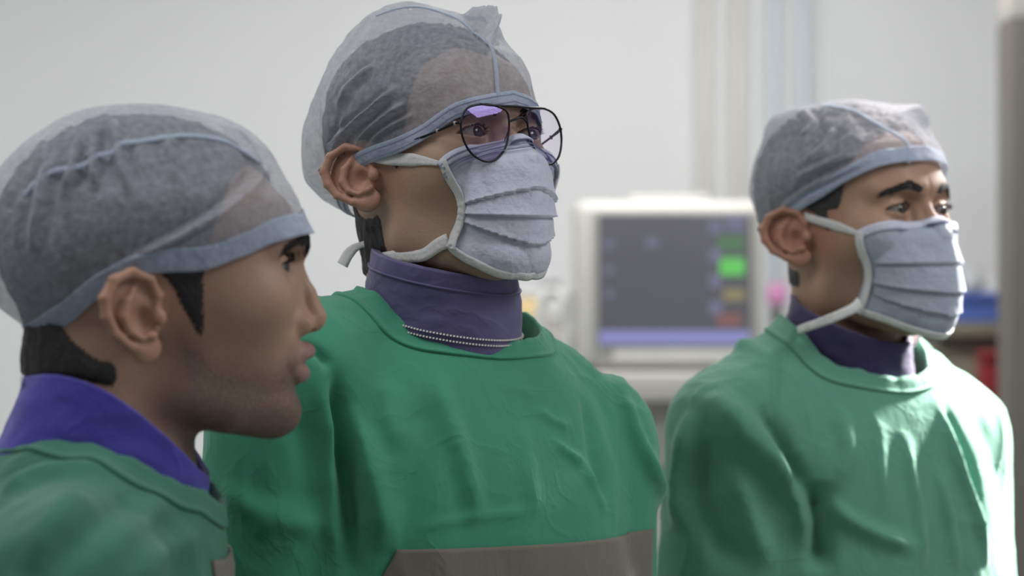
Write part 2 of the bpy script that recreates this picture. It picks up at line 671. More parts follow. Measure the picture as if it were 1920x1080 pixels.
def lens_mat(name):
    m, nt, out = new_mat(name)
    tp = node(nt, 'ShaderNodeBsdfTransparent'); tp.inputs[0].default_value = (0.93, 0.9, 0.97, 1)
    gl = node(nt, 'ShaderNodeBsdfGlossy'); gl.inputs['Roughness'].default_value = 0.02; gl.inputs[0].default_value = (0.6, 0.45, 1.0, 1)
    fr0 = node(nt, 'ShaderNodeFresnel'); fr0.inputs[0].default_value = 1.5
    fr = node(nt, 'ShaderNodeMath', operation='MULTIPLY'); fr.inputs[1].default_value = 1.4
    nt.links.new(fr0.outputs[0], fr.inputs[0])
    mx = node(nt, 'ShaderNodeMixShader')
    nt.links.new(fr.outputs[0], mx.inputs[0]); nt.links.new(tp.outputs[0], mx.inputs[1]); nt.links.new(gl.outputs[0], mx.inputs[2])
    nt.links.new(mx.outputs[0], out.inputs[0])
    return m


def glow(name, col, strength=1.0, base=(0.02, 0.02, 0.02, 1)):
    m, nt, out = new_mat(name)
    b = node(nt, 'ShaderNodeBsdfPrincipled')
    b.inputs['Base Color'].default_value = base
    b.inputs['Roughness'].default_value = 0.4
    b.inputs['Emission Color'].default_value = col
    b.inputs['Emission Strength'].default_value = strength
    nt.links.new(b.outputs[0], out.inputs[0])
    return m


M = {}
M['skin_a'] = skin_mat('skin_dark_brown', srgb(166, 134, 114), srgb(168, 122, 100), srgb(140, 106, 100), srgb(62, 52, 47))
M['skin_b'] = skin_mat('skin_brown', srgb(164, 134, 112), srgb(176, 124, 106), srgb(140, 92, 84), srgb(110, 93, 80))
M['skin_c'] = skin_mat('skin_warm_brown', srgb(162, 128, 106), srgb(172, 116, 98), srgb(140, 92, 84), srgb(88, 74, 64))
def hair_mat(name, col):
    m, nt, out = new_mat(name)
    b = node(nt, 'ShaderNodeBsdfPrincipled')
    setin(b, Roughness=0.5, Specular_IOR_Level=0.35)
    tc = node(nt, 'ShaderNodeTexCoord')
    mp = node(nt, 'ShaderNodeMapping'); mp.inputs['Scale'].default_value = (1, 1, .35)
    nz = node(nt, 'ShaderNodeTexNoise'); nz.inputs['Scale'].default_value = 700; nz.inputs['Detail'].default_value = 3
    nt.links.new(tc.outputs['Object'], mp.inputs[0]); nt.links.new(mp.outputs[0], nz.inputs['Vector'])
    nt.links.new(mix_col(nt, nz.outputs[0], tuple(c * .5 for c in col[:3]) + (1,), tuple(c * 1.7 for c in col[:3]) + (1,)), b.inputs['Base Color'])
    bp = node(nt, 'ShaderNodeBump'); bp.inputs['Distance'].default_value = .002; bp.inputs['Strength'].default_value = .8
    nt.links.new(nz.outputs[0], bp.inputs['Height']); nt.links.new(bp.outputs[0], b.inputs['Normal'])
    at = node(nt, 'ShaderNodeAttribute', attribute_name='cover')
    m1 = node(nt, 'ShaderNodeMath', operation='MULTIPLY'); m1.inputs[1].default_value = 1.25
    m2 = node(nt, 'ShaderNodeMath', operation='SUBTRACT')
    m3 = node(nt, 'ShaderNodeMapRange'); m3.inputs[1].default_value = -.02; m3.inputs[2].default_value = .18
    nt.links.new(at.outputs['Fac'], m1.inputs[0]); nt.links.new(m1.outputs[0], m2.inputs[0]); nt.links.new(nz.outputs[0], m2.inputs[1]); nt.links.new(m2.outputs[0], m3.inputs[0])
    tp = node(nt, 'ShaderNodeBsdfTransparent'); mx = node(nt, 'ShaderNodeMixShader')
    nt.links.new(m3.outputs[0], mx.inputs[0]); nt.links.new(tp.outputs[0], mx.inputs[1]); nt.links.new(b.outputs[0], mx.inputs[2])
    nt.links.new(mx.outputs[0], out.inputs[0])
    return m


M['scalp'] = hair_mat('scalp_hair', srgb(36, 32, 32))
M['scalp_grey'] = hair_mat('scalp_hair_greying', srgb(52, 49, 49))
M['hair'] = plain('black_hair', srgb(30, 27, 28), 0.55, 0, 0.35, 90, 0.002, 260, 0.3)
M['hair_grey'] = plain('greying_hair', srgb(72, 68, 68), 0.6, 0, 0.45, 160, 0.002, 260, 0.3)
M['cap'] = nonwoven('cap_fabric', srgb(184, 186, 196), 0.57, 0.35, spec=0.4)
M['cap_band'] = nonwoven('cap_band_fabric', srgb(184, 194, 214), 0.66, 0.25, var=0.16)
M['cap_seam'] = nonwoven('cap_seam_fabric', srgb(188, 198, 216), 0.65, 0.3, var=0.08)
M['mask'] = nonwoven('mask_fabric', srgb(212, 213, 228), 0.93, 0.25, 300, var=0.08)
M['mask_shaded'] = nonwoven('mask_fabric_shaded', srgb(184, 192, 206), 0.88, 0.3, 300, var=0.08)  # base colour darkened to carry the shading on the right man's mask
M['tie'] = nonwoven('mask_tie_fabric', srgb(214, 212, 210), 0.97, 0.2, 300, var=0.04)
M['gown_a'] = cotton('green_cotton_front', srgb(58, 108, 90))
M['gown_b'] = cotton('green_cotton', srgb(63, 133, 107))
M['gown_c'] = cotton('green_cotton_faded', srgb(83, 134, 114))
M['panel'] = cotton('brown_canvas', srgb(104, 99, 88), 0.7)
M['collar_a'] = cotton('violet_nylon', srgb(70, 62, 150), 0.5, 0.001)
M['collar_b'] = cotton('dark_violet_nylon', srgb(90, 83, 120), 0.5, 0.001)
M['collar_c'] = cotton('navy_nylon', srgb(60, 52, 88), 0.55, 0.001)
M['dark_cloth'] = cotton('black_cloth', srgb(38, 34, 44), 0.7, 0.001)
M['pink_cloth'] = cotton('pale_pink_cloth', srgb(214, 176, 172), 0.8, 0.001)
M['white_thread'] = plain('white_thread', srgb(225, 220, 215), 0.7)
M['stitch'] = plain('grey_stitching', srgb(128, 134, 160), 0.8)
M['eye'] = eye_mat('eye')
M['lens'] = lens_mat('spectacle_lens')
M['wire'] = plain('black_wire', srgb(30, 28, 32), 0.28, 0.6, 0.05)
M['pad'] = plain('clear_silicone', srgb(150, 140, 140), 0.3)
M['glove'] = plain('cream_latex', srgb(214, 200, 176), 0.5)
M['shoe'] = plain('white_clog', srgb(190, 190, 190), 0.5)
M['wall'] = plain('white_wall_paint', srgb(226, 226, 227), 0.75, 0, 0.02, 3, 0.0008, 120)
M['ceiling'] = plain('ceiling_paint', srgb(225, 225, 224), 0.85, 0, 0.02, 3)
M['floor'] = plain('vinyl_floor', srgb(150, 152, 150), 0.4, 0, 0.06, 12)
M['pipe_cream'] = plain('cream_pipe', srgb(212, 209, 199), 0.4)
M['pipe_blue'] = plain('blue_pipe', srgb(198, 208, 216), 0.4)
M['steel'] = plain('grey_steel', srgb(104, 99, 93), 0.6, 0.0)
M['case'] = plain('monitor_case', srgb(206, 203, 196), 0.5)
M['case_dark'] = plain('monitor_bezel', srgb(172, 169, 164), 0.5)
M['screen'] = glow('screen_dark', srgb(92, 92, 100), 0.8)
M['scr_blue'] = glow('screen_blue', srgb(140, 142, 200), 0.9)
M['scr_lav'] = glow('screen_lavender', srgb(122, 120, 150), 0.8)
M['scr_green'] = glow('screen_green', srgb(100, 200, 95), 0.95)
M['scr_dgreen'] = glow('screen_dark_green', srgb(88, 128, 92), 0.8)
M['scr_yellow'] = glow('screen_yellow', srgb(150, 140, 105), 0.8)
M['scr_red'] = glow('screen_red', srgb(140, 96, 92), 0.8)
M['beige'] = plain('beige_laminate', srgb(186, 182, 174), 0.5)
M['olive'] = plain('olive_laminate', srgb(124, 118, 102), 0.6)
M['blue_box'] = plain('blue_plastic', srgb(90, 112, 188), 0.4)
M['red_box'] = plain('red_plastic', srgb(150, 50, 56), 0.4)
M['pink_box'] = plain('pink_plastic', srgb(206, 140, 184), 0.4)
M['white_plastic'] = plain('white_plastic', srgb(228, 228, 228), 0.4)
M['amber'] = plain('amber_plastic', srgb(222, 196, 140), 0.4)
M['grey_box'] = plain('grey_plastic', srgb(186, 188, 188), 0.5)

# ------------------------------------------------------------------ the human head as an implicit solid
# head frame: x forwards, y to the person's left, z up, origin midway between the ear canals (metres)
ZW = [-.112, -.106, -.098, -.085, -.07, -.055, -.04, -.02, 0.0, .02, .036, .055, .075]
WW = [.010, .020, .032, .045, .053, .058, .061, .065, .067, .067, .067, .067, .063]

GENERIC = dict(
    cran=((-.008, 0, .045), (.097, .0745, .084)),
    zf=[-.112, -.106, -.098, -.088, -.07, -.055, -.046, -.033, -.02, 0, .022, .036, .055, .075],
    xf=[.070, .080, .091, .0955, .0935, .0965, .0985, .0965, .0925, .0905, .0920, .0975, .0955, .084],
    dzw=0.0, ear=((.004, .0735, -.001), 1.22, .86), eye=(.0795, .0315, .013),
    brow=((.093, .007, .031), (.0895, .026, .035), (.076, .046, .031)),
    cheek=((.060, .045, -.010), (.024, .019, .018)),
    nose=[((.0925, 0, .020), .0055), ((.102, 0, .000), .0065), ((.1115, 0, -.017), .0092)],
    ala=(.101, .0125, -.0235), nostril=(.1055, .0062, -.029),
    lipu=[((.084, .024, -.0525), .0025), ((.094, .012, -.0490), .0055), ((.0975, 0, -.0475), .0062)],
    lipl=[((.084, .023, -.0545), .003), ((.0925, .012, -.0595), .0062), ((.0955, 0, -.0605), .0066)],
    lipc=[((.080, .025, -.0535), .001), ((.1035, 0, -.0537), .0012)],
    jaw=[((.012, .049, -.062), .013), ((.045, .040, -.080), .012), ((.076, .018, -.093), .012)],
    jawplane=((.088, -.106), (.012, -.078)),
)
LEFT = dict(
    cran=((-.002, 0, .052), (.102, .077, .087)),
    zf=[-.094, -.0876, -.0807, -.069, -.0575, -.046, -.036, -.0228, -.018, -.010, .005, .018, .033, .042, .0506, .060, .078],
    xf=[.076, .089, .1005, .1065, .1045, .1075, .1085, .1095, .109, .1065, .105, .1045, .1045, .1080, .1095, .1065, .097],
    dzw=.018, ear=((.003, .0755, .001), 1.2, .93), eye=(.0862, .0315, .033),
    brow=((.1075, .007, .047), (.1035, .026, .052), (.088, .046, .049)),
    cheek=((.070, .043, .008), (.026, .019, .020)),
    nose=[((.1055, 0, .036), .0056), ((.1150, 0, .0135), .0065), ((.1205, 0, -.0035), .0094)],
    ala=(.1095, .0128, -.009), nostril=(.1150, .0062, -.0150),
    lipu=[((.099, .024, -.0335), .0025), ((.110, .012, -.0300), .0056), ((.1152, 0, -.0285), .0064)],
    lipl=[((.099, .023, -.0365), .003), ((.1075, .012, -.0435), .0066), ((.1110, 0, -.0445), .0068)],
    lipc=[((.094, .0255, -.0350), .0014), ((.1060, .014, -.0363), .002), ((.122, 0, -.0365), .0028)],
    jaw=[((.020, .046, -.060), .012), ((.055, .036, -.072), .010), ((.088, .014, -.076), .010)],
    jawplane=((.095, -.0885), (.020, -.0800)),
)


class Head:
    def __init__(s, h, T, yaw, pitch, roll):
        """yaw: 0 = facing the camera, 90 = facing the right of the photo"""
        s.h = h
        al = math.atan2(T[0], T[1])
        tc = np.array([-math.sin(al), -math.cos(al), 0]); rt = np.array([math.cos(al), -math.sin(al), 0])
        y = math.radians(yaw)
        f = math.cos(y) * tc + math.sin(y) * rt
        u = np.array([0, 0, 1.0]); l = np.cross(u, f)
        p = math.radians(pitch)
        F = f * math.cos(p) + u * math.sin(p); U = -f * math.sin(p) + u * math.cos(p)
        r = math.radians(roll)
        s.R = np.stack([F, l * math.cos(r) + U * math.sin(r), U * math.cos(r) - l * math.sin(r)], 1)
        s.T = np.asarray(T, float)
        s.xf = pchip(h['zf'], h['xf']); s.w = pchip(np.array(ZW) + h['dzw'], WW)
        s.ztop = h['zf'][-1]; s.zbot = h['zf'][0]

    def anchor(s, local, world):
        s.T = np.asarray(world, float) - s.R @ np.asarray(local, float)

    def tol(s, P): return (P - s.T) @ s.R
    def tow(s, Q): return np.asarray(Q) @ s.R.T + s.T

    def core(s, Q):
        """skull, face and jaw without ears, nose, lips and eyes"""
        h = s.h
        A = Q.copy(); A[:, 1] = np.abs(A[:, 1])
        x, y, z = A[:, 0], A[:, 1], A[:, 2]
        d = ell(A, *h['cran'])
        zc = np.clip(z, s.zbot, s.ztop)
        xf = s.xf(zc); w = s.w(zc)
        xc = 0.012
        a = np.where(x > xc, xf - xc, 0.06)
        n = 2.25
        g = ((np.abs(x - xc) / a) ** n + (y / w) ** n) ** (1 / n)
        fd = (g - 1) * np.minimum(a, w)
        oz = np.abs(z - zc)
        fd = np.where(oz > 0, np.maximum(fd, 0) + oz, fd)
        (x0, z0), (x1, z1) = h['jawplane']
        nx, nz = (z0 - z1), -(x0 - x1)
        q = math.hypot(nx, nz)
        fd = smax(fd, ((x - x0) * nx + (z - z0) * nz) / q, 0.014)
        d = smin(d, fd, 0.022)
        j = h['jaw']
        d = smin(d, chain(A, [p for p, _ in j], [r for _, r in j], 0.004), 0.028)
        d = smin(d, ell(A, *h['cheek']), 0.028)
        b = h['brow']
        d = smin(d, chain(A, b, (.0065, .007, .006), 0.003), 0.014)
        return d

    def full(s, Q):
        h = s.h
        d = s.core(Q)
        A = Q.copy(); A[:, 1] = np.abs(A[:, 1])
        near = (Q[:, 0] > -.06) & (d < .05)
        if not near.any():
            return d
        out = d.copy()
        A = A[near]
        out[near] = s.ears(A, d[near])
        near = near & (Q[:, 0] > .055)
        if not near.any():
            return out
        A = Q[near]; A[:, 1] = np.abs(A[:, 1]); d = out[near]
        ex, ey, ez = h['eye']
        # eye sockets, lids
        d = smax(d, -ell(A, (ex + .019, ey - .001, ez + .001), (.015, .019, .0125)), 0.010)
        lid = ell(A, (ex, ey, ez), (.0136, .0150, .0134))
        d = smin(d, lid, 0.005)
        q = A - np.array([ex, ey, ez])
        t = np.clip(1 - (q[:, 1] / .0150) ** 2, 0, 1)
        up = .0046 * t ** 0.8; lo = -.0038 * t ** 0.9
        op = np.maximum(np.maximum(q[:, 2] - up, lo - q[:, 2]), np.abs(q[:, 1]) - .0150)
        op = np.maximum(op, 0.003 - q[:, 0])
        op = np.maximum(op, q[:, 0] - 0.03)
        d = smax(d, -op, 0.0014)
        # crease above the upper lid
        cr = [(ex + .004, ey - .016, ez + .006), (ex + .0115, ey - .004, ez + .0100), (ex + .0095, ey + .010, ez + .0085), (ex + .001, ey + .019, ez + .003)]
        d = smax(d, -chain(A, cr, (.0006, .0011, .0011, .0006)), 0.002)
        # nose
        n = h['nose']
        nd = chain(A, [p for p, _ in n], [r for _, r in n], 0.004)
        (tx, _, tz) = n[-1][0]
        al = h['ala']
        nd = smin(nd, ell(A, al, (.0095, .0062, .0075)), 0.006)
        nd = smin(nd, ell(A, (al[0] + .004, 0, al[2] + .001), (.010, .009, .008)), 0.006)
        nd = smin(nd, cap(A, (n[0][0][0] - .004, .007, n[0][0][2] - .006), (al[0] - .002, .009, al[2] + .004), .005, .006), 0.006)
        d = smin(d, nd, 0.0065)
        d = smax(d, -ell(A, h['nostril'], (.0052, .0034, .0040)), 0.0022)
        # lips
        for k in ('lipu', 'lipl'):
            d = smin(d, chain(A, [p for p, _ in h[k]], [r for _, r in h[k]], 0.002), 0.0055)
        d = smax(d, -chain(A, [p for p, _ in h['lipc']], [r for _, r in h['lipc']]), 0.0022)
        # philtrum
        lu = h['lipu'][-1][0]
        d = smax(d, -cap(A, (lu[0] + .0085, 0, lu[2] + .006), (lu[0] + .004, 0, lu[2] + .012), .0015, .001), 0.004)
        out[near] = d
        return out

    def ear_uvn(s, A):
        (o, su, sv) = s.h['ear']
        q = A - np.asarray(o)
        c, sn = math.cos(math.radians(24)), math.sin(math.radians(24))
        u = -q[:, 0] * c + q[:, 1] * sn
        n = q[:, 0] * sn + q[:, 1] * c
        v = q[:, 2]
        tl = math.radians(8)
        u, v = u * math.cos(tl) + v * -math.sin(tl), v * math.cos(tl) + u * math.sin(tl)
        return np.stack([u / su, v / sv, n], 1)

    def ears(s, A, d):
        E = s.ear_uvn(A)
        m = (np.abs(E[:, 0] - .012) < .045) & (np.abs(E[:, 1]) < .055) & (np.abs(E[:, 2]) < .04)
        if not m.any():
            return d
        e = E[m]
        hx = [(.001, .001, .001), (-.0015, .012, .003), (.003, .025, .004), (.014, .0325, .0055), (.026, .029, .0065), (.0335, .017, .007), (.0335, .003, .0065), (.029, -.011, .005), (.020, -.022, .003), (.012, -.027, .001)]
        hr = [.0022, .0028, .0034, .0036, .0036, .0036, .0034, .0032, .003, .003]
        r = chain(e, hx, hr, 0.002)
        r = smin(r, ell(e, (.016, .005, -.0005), (.0175, .0275, .0030)), 0.003)
        r = smin(r, ell(e, (.0095, -.0255, .0005), (.0098, .0110, .0042)), 0.004)
        ah = [(.011, .021, .002), (.019, .012, .0042), (.0225, .001, .0050), (.0195, -.010, .0048), (.013, -.0165, .0045)]
        r = smin(r, chain(e, ah, [.002, .0032, .0034, .0032, .0030], 0.001), 0.003)
        r = smax(r, -ell(e, (.0095, -.003, .0085), (.0090, .0125, .0115)), 0.003)
        r = smax(r, -ell(e, (.0085, .018, .006), (.005, .007, .0045)), 0.002)
        r = smin(r, ell(e, (-.0005, -.004, .0035), (.0042, .0065, .0042)), 0.003)
        r = smin(r, ell(e, (.0065, -.0165, .0048), (.0040, .0035, .0035)), 0.003)
        base = ell(e, (.007, .001, -.010), (.014, .022, .0105))
        base = smax(base, -ell(e, (.0095, -.003, .0065), (.0080, .0115, .0115)), 0.002)
        r = smin(r, base, 0.004)
        d = d.copy()
        d[m] = smin(d[m], r, 0.0035)
        return d


# ------------------------------------------------------------------ torso and arms as an implicit solid
class Torso:
    """frame: origin at the base of the neck; a forwards, b to the left, c up"""
    def __init__(s, NB, yaw, lean=0.0, scale=1.0, width=1.0, depth=1.0, sh_drop=(.075, .075), sh_half=(.168, .168), sh_fwd=(0, 0), arms=None, hole=(.062, .068, 0.0), hole_c=(0.0, 0.0), pitch=0.0, bend=0.0, trap=0.0):
        al = math.atan2(NB[0], NB[1])
        tc = np.array([-math.sin(al), -math.cos(al), 0]); rt = np.array([math.cos(al), -math.sin(al), 0])
        y = math.radians(yaw)
        f = math.cos(y) * tc + math.sin(y) * rt
        u = np.array([0, 0, 1.0])
        l = np.cross(u, f)
        p = math.radians(pitch)
        s.R = np.stack([f * math.cos(p) - u * math.sin(p), l, u * math.cos(p) + f * math.sin(p)], 1)
        s.bend = bend; s.trap = trap
        s.T = np.asarray(NB, float)
        s.lean = lean
        s.k = scale
        c = [.02, 0, -.03, -.06, -.10, -.16, -.24, -.36, -.55, -.80, -1.10, -1.25]
        s.w = pchip(c, np.array([.045, .062, .098, .128, .155, .170, .172, .170, .178, .205, .225, .23]) * width)
        s.df = pchip(c, np.array([.048, .062, .082, .096, .108, .119, .124, .124, .130, .150, .165, .17]) * depth)
        s.db = pchip(c, np.array([.050, .064, .084, .098, .108, .116, .116, .108, .118, .140, .155, .16]) * depth)
        s.bot = -1.17 if lean == 0 else -1.1
        # joints in the torso frame, right (b < 0) then left
        s.sh = [np.array([sh_fwd[0], -sh_half[0], -sh_drop[0]]), np.array([sh_fwd[1], sh_half[1], -sh_drop[1]])]
        arms = arms or [((.02, -.06, -.29), (.20, .02, -.20))] * 2
        s.el = []; s.wr = []
        for i in (0, 1):
            sg = -1 if i == 0 else 1
            e, w = arms[i]
            E = s.sh[i] + np.array([e[0], sg * -e[1], e[2]]); s.el.append(E)
            s.wr.append(E + np.array([w[0], -sg * w[1], w[2]]))
        s.hole = hole; s.hole_c = hole_c

    def tol(s, P): return (P - s.T) @ s.R
    def tow(s, Q): return np.asarray(Q) @ s.R.T + s.T

    def solid(s, P):
        Q = s.tol(P)
        c = np.clip(Q[:, 2], s.bot, .02)
        a = Q[:, 0] - s.lean * c - s.bend * np.maximum(0, -c - .22); b = np.abs(Q[:, 1])
        w = s.w(c)
        dp = np.where(a > 0, s.df(c), s.db(c))
        n = 2.4
        g = ((np.abs(a) / dp) ** n + (b / w) ** n) ** (1 / n)
        d = (g - 1) * np.minimum(dp, w)
        oz = np.abs(Q[:, 2] - c)
        d = np.where(oz > 0, np.maximum(d, oz), d)
        for i in (0, 1):
            sg = -1 if i == 0 else 1
            S = s.sh[i]
            t = cap(Q, (-.012, sg * .035, -.022 + s.trap), S + np.array([0, 0, .010]), .044, .058)
            d = smin(d, t, 0.03)
            ar = cap(Q, S, s.el[i], .064, .058)
            ar = smin(ar, cap(Q, s.el[i], s.wr[i], .056, .046), 0.02)
            d = smin(d, ar, 0.022)
        return d

    def gown(s, P):
        d = s.solid(P)
        Q = s.tol(P)
        ra, rb, tilt = s.hole
        # neck opening: elliptic well along the neck
        aa = Q[:, 0] - s.hole_c[0] - tilt * Q[:, 2]; bb = Q[:, 1] - s.hole_c[1]
        g = np.sqrt((aa / ra) ** 2 + (bb / rb) ** 2)
        hd = (g - 1) * min(ra, rb)
        hd = np.maximum(hd, -.085 - Q[:, 2])
        return smax(d, -hd, 0.008)


def cast(f, x, y, near, far, grow=0.0):
    """point where the line of sight through photo position (x, y) meets the solid f"""
    D = nrm(px(x, y, 1.0) - np.array([0, 0, CAM_Z]))
    t = near
    o = np.array([0, 0, CAM_Z])
    for _ in range(200):
        v = float(f((o + D * t)[None])[0]) - grow
        if v < 0.0003 or t > far: break
        t += max(0.0004, v * 0.6)
    if t > far: t = far
    return o + D * t

# ------------------------------------------------------------------ builders for one person
def build_body(root, H, Tr, neck, skin, feet, face_attr):
    """one continuous body: head, neck, trunk, arms and legs"""
    a, b, ra, rb = neck
    hips = [Tr.tow(np.array([[Tr.bend * .28, sg * .09, -.50]]))[0] for sg in (-1, 1)]

    zh = H.T[2]; zn = Tr.T[2]

    def f(P):
        d = np.full(len(P), .3)
        z = P[:, 2]
        m = z > zh - .20
        if m.any():
            d[m] = np.minimum(.3, H.full(H.tol(P[m])))
            d[m] = smin(d[m], cap(P[m], a, b, ra, rb), 0.016)
        m = z < zn + .12
        if m.any():
            d[m] = smin(d[m], Tr.solid(P[m]) + 0.022, 0.02)
        m = z < 1.15
        if m.any():
            Q = P[m]; e = d[m]
            for h, ft in zip(hips, feet):
                kn = (h + ft) / 2 + Tr.R[:, 0] * .03
                e = smin(e, chain(Q, [h, kn, ft + np.array([0, 0, .09])], (.075, .055, .042), .02), .02)
                e = smin(e, cap(Q, ft + np.array([0, 0, .04]) - Tr.R[:, 0] * .05, ft + np.array([0, 0, .032]) + Tr.R[:, 0] * .15, .038, .030), .02)
            d[m] = e
        return d
    c = H.tow(np.array([0, 0, .02]))
    h = 0.0015
    xs = axis(c[0] - .135, c[0] + .135, h, c[0] - .55, c[0] + .55, .03)
    ys = axis(c[1] - .135, c[1] + .135, h, c[1] - .55, c[1] + .55, .03)
    zs = axis(c[2] - .135, c[2] + .13, h, -.02, c[2] + .16, .03)
    V, F = surface_net(f, xs, ys, zs, 5, 1)
    Q = H.tol(V)
    o = mesh('body', V, F, skin, root, attrs=face_attr(H, Q))
    return o, f


def base_attr(H, Q, stub_amt, stub_fn, lips=True):
    x, y, z = Q[:, 0], np.abs(Q[:, 1]), Q[:, 2]
    E = H.ear_uvn(np.stack([x, y, z], 1))
    ear = smoothstep(.055, .03, np.hypot(E[:, 0] - .013, E[:, 1] * .8)) * smoothstep(-.012, 0, E[:, 2])
    n = H.h['nose'][-1][0]
    tip = smoothstep(.03, .008, np.linalg.norm(np.stack([x - n[0], y, z - n[2]], 1), axis=1))
    warm = np.clip(0.55 * ear + 0.3 * tip, 0, 1)
    lip = np.zeros(len(Q))
    if lips:
        for k in ('lipu', 'lipl'):
            d = chain(np.stack([x, y, z], 1), [p for p, _ in H.h[k]], [r for _, r in H.h[k]])
            lip = np.maximum(lip, smoothstep(.0018, .0, d))
    return dict(warm=warm, lip=lip, stubble=np.clip(stub_amt * stub_fn(x, y, z), 0, 1) * (1 - lip))


def build_eyes(root, H, gaze):
    ex, ey, ez = H.h['eye']
    for sg in (-1, 1):
        c = np.array([ex + .0006, sg * ey, ez])
        nu, nv = 28, 22
        V = []; A = []
        g = nrm(np.array(gaze, float))
        s = nrm(np.cross([0, 0, 1.0], g)); t = np.cross(g, s)
        for i in range(nv):
            th = math.pi * i / (nv - 1) * 0.999 + .0005
            r = .0121 + .0009 * float(smoothstep(.62, .25, th))
            for j in range(nu):
                p = 2 * math.pi * j / nu
                V.append(c + r * (math.cos(th) * g + math.sin(th) * (math.cos(p) * s + math.sin(p) * t)))
                A.append(min(1, th / math.radians(60)))
        mesh('eye', H.tow(np.array(V)), grid_faces(nu, nv, True), M['eye'], root, attrs=dict(gaze=A))


def build_lashes(root, H):
    ex, ey, ez = H.h['eye']
    rng = np.random.default_rng(8)
    for sg in (-1, 1):
        R = []; D = []; L = []
        for k in range(46):
            q = -0.0135 + .027 * k / 45
            t = max(0, 1 - (q / .0150) ** 2)
            z = .0046 * t ** .8 + .0006
            x = .0139 * math.sqrt(max(.05, 1 - (q / .0155) ** 2 - (z / .0136) ** 2))
            R.append((ex + x, sg * (ey + q), ez + z))
            D.append((1.0, sg * (q * 30 + rng.normal() * .1), .10 + rng.normal() * .12)); L.append(rng.uniform(.004, .0065))
        V, F = strands(H.tow(np.array(R)), np.array(D) @ H.R.T, L, .00032)
        mesh('eyelashes', V, F, M['hair'], root, smooth=False)


def strands(roots, dirs, lens, rad, bend=None):
    """tapered three-sided hairs joined into one mesh"""
    V = []; F = []
    for p, d, L in zip(roots, dirs, lens):
        d = nrm(d)
        s = nrm(np.cross(d, [0.3, 0.1, 1.0])); t = np.cross(d, s)
        b = len(V)
        bd = np.zeros(3) if bend is None else np.asarray(bend)
        for q, rr in ((0, 1.0), (.55, .8)):
            c = p + d * L * q + bd * L * q * q
            for k in range(3):
                a = 2.094 * k
                V.append(c + rad * rr * (math.cos(a) * s + math.sin(a) * t))
        V.append(p + d * L + bd * L)
        for k in range(3):
            k2 = (k + 1) % 3
            F += [(b + k, b + k2, b + 3 + k2, b + 3 + k), (b + 3 + k, b + 3 + k2, b + 6)]
    return V, F


def build_brows(root, H, mat, dens=170, wid=.0042, z_off=0.0):
    rng = np.random.default_rng(3)
    br = H.h['brow']
    for sg in (-1, 1):
        path = spline(np.array([np.array(br[0]) + (0, .003, -.001), np.array(br[1]) + (0, 0, -.0006), np.array(br[2]) + (0, 0, -.002)]), 40)
        R = []; D = []; L = []
        for _ in range(dens):
            t = rng.random(); i = min(38, int(t * 39))
            p = path[i].copy()
            w = wid * (1.0 - .55 * t) * (0.55 + .45 * min(1, t * 8))
            p[2] += rng.uniform(-1, 1) * w + z_off
            tan = nrm(path[i + 1] - path[i])
            d = tan + np.array([.05, 0, 0.35 * (1 - t) - .15 + rng.normal() * .15])
            p[1] *= sg; d[1] *= sg
            R.append(p); D.append(d); L.append(rng.uniform(.006, .010))
        R = np.array(R)
        # push the roots onto the skin
        O = np.array([0, 0, 0.02]); dr = nrm(R - O)
        tt = ray_hit(lambda P: H.full(P), O, dr, .16, 20)
        R = O + dr * (tt[:, None] + .0004)
        V, F = strands(H.tow(R), np.array(D) @ H.R.T, L, .00042)
        mesh('eyebrow', V, F, mat, root, smooth=False)


def hair_mask(x, y, z, hl):
    """1 inside the scalp hair (head frame); hl: hairline numbers"""
    top = smoothstep(0, .008, z - hl['front'] - .012 * np.abs(np.sin(y * 60)) + np.maximum(0, .055 - x) * 1.1)
    side = smoothstep(.005, -.005, x - hl['temple'] - .35 * (z - .04)) * smoothstep(hl['ear_z'], hl['ear_z'] + .006, z)
    # sideburn: tapers downwards along its straight front edge
    x0, x1, z0 = hl['sb']
    k = np.clip((z - z0) / (hl['ear_z'] + .012 - z0), 0, 1)
    xb = x1 - .004 - (x1 - x0) * k ** 1.6
    sb = smoothstep(-.004, .006, x - xb) * smoothstep(.005, -.006, x - x1) * smoothstep(z0, z0 + .014, z) * (y > .035)
    back = smoothstep(.004, -.004, x - hl['back'] - .45 * np.maximum(0, z + .02)) * smoothstep(hl['nape'], hl['nape'] + .012, z + .25 * np.maximum(0, x + .05))
    return np.clip(np.maximum(np.maximum(top * (z > .05), side), np.maximum(.74 * sb, back)), 0, 1)


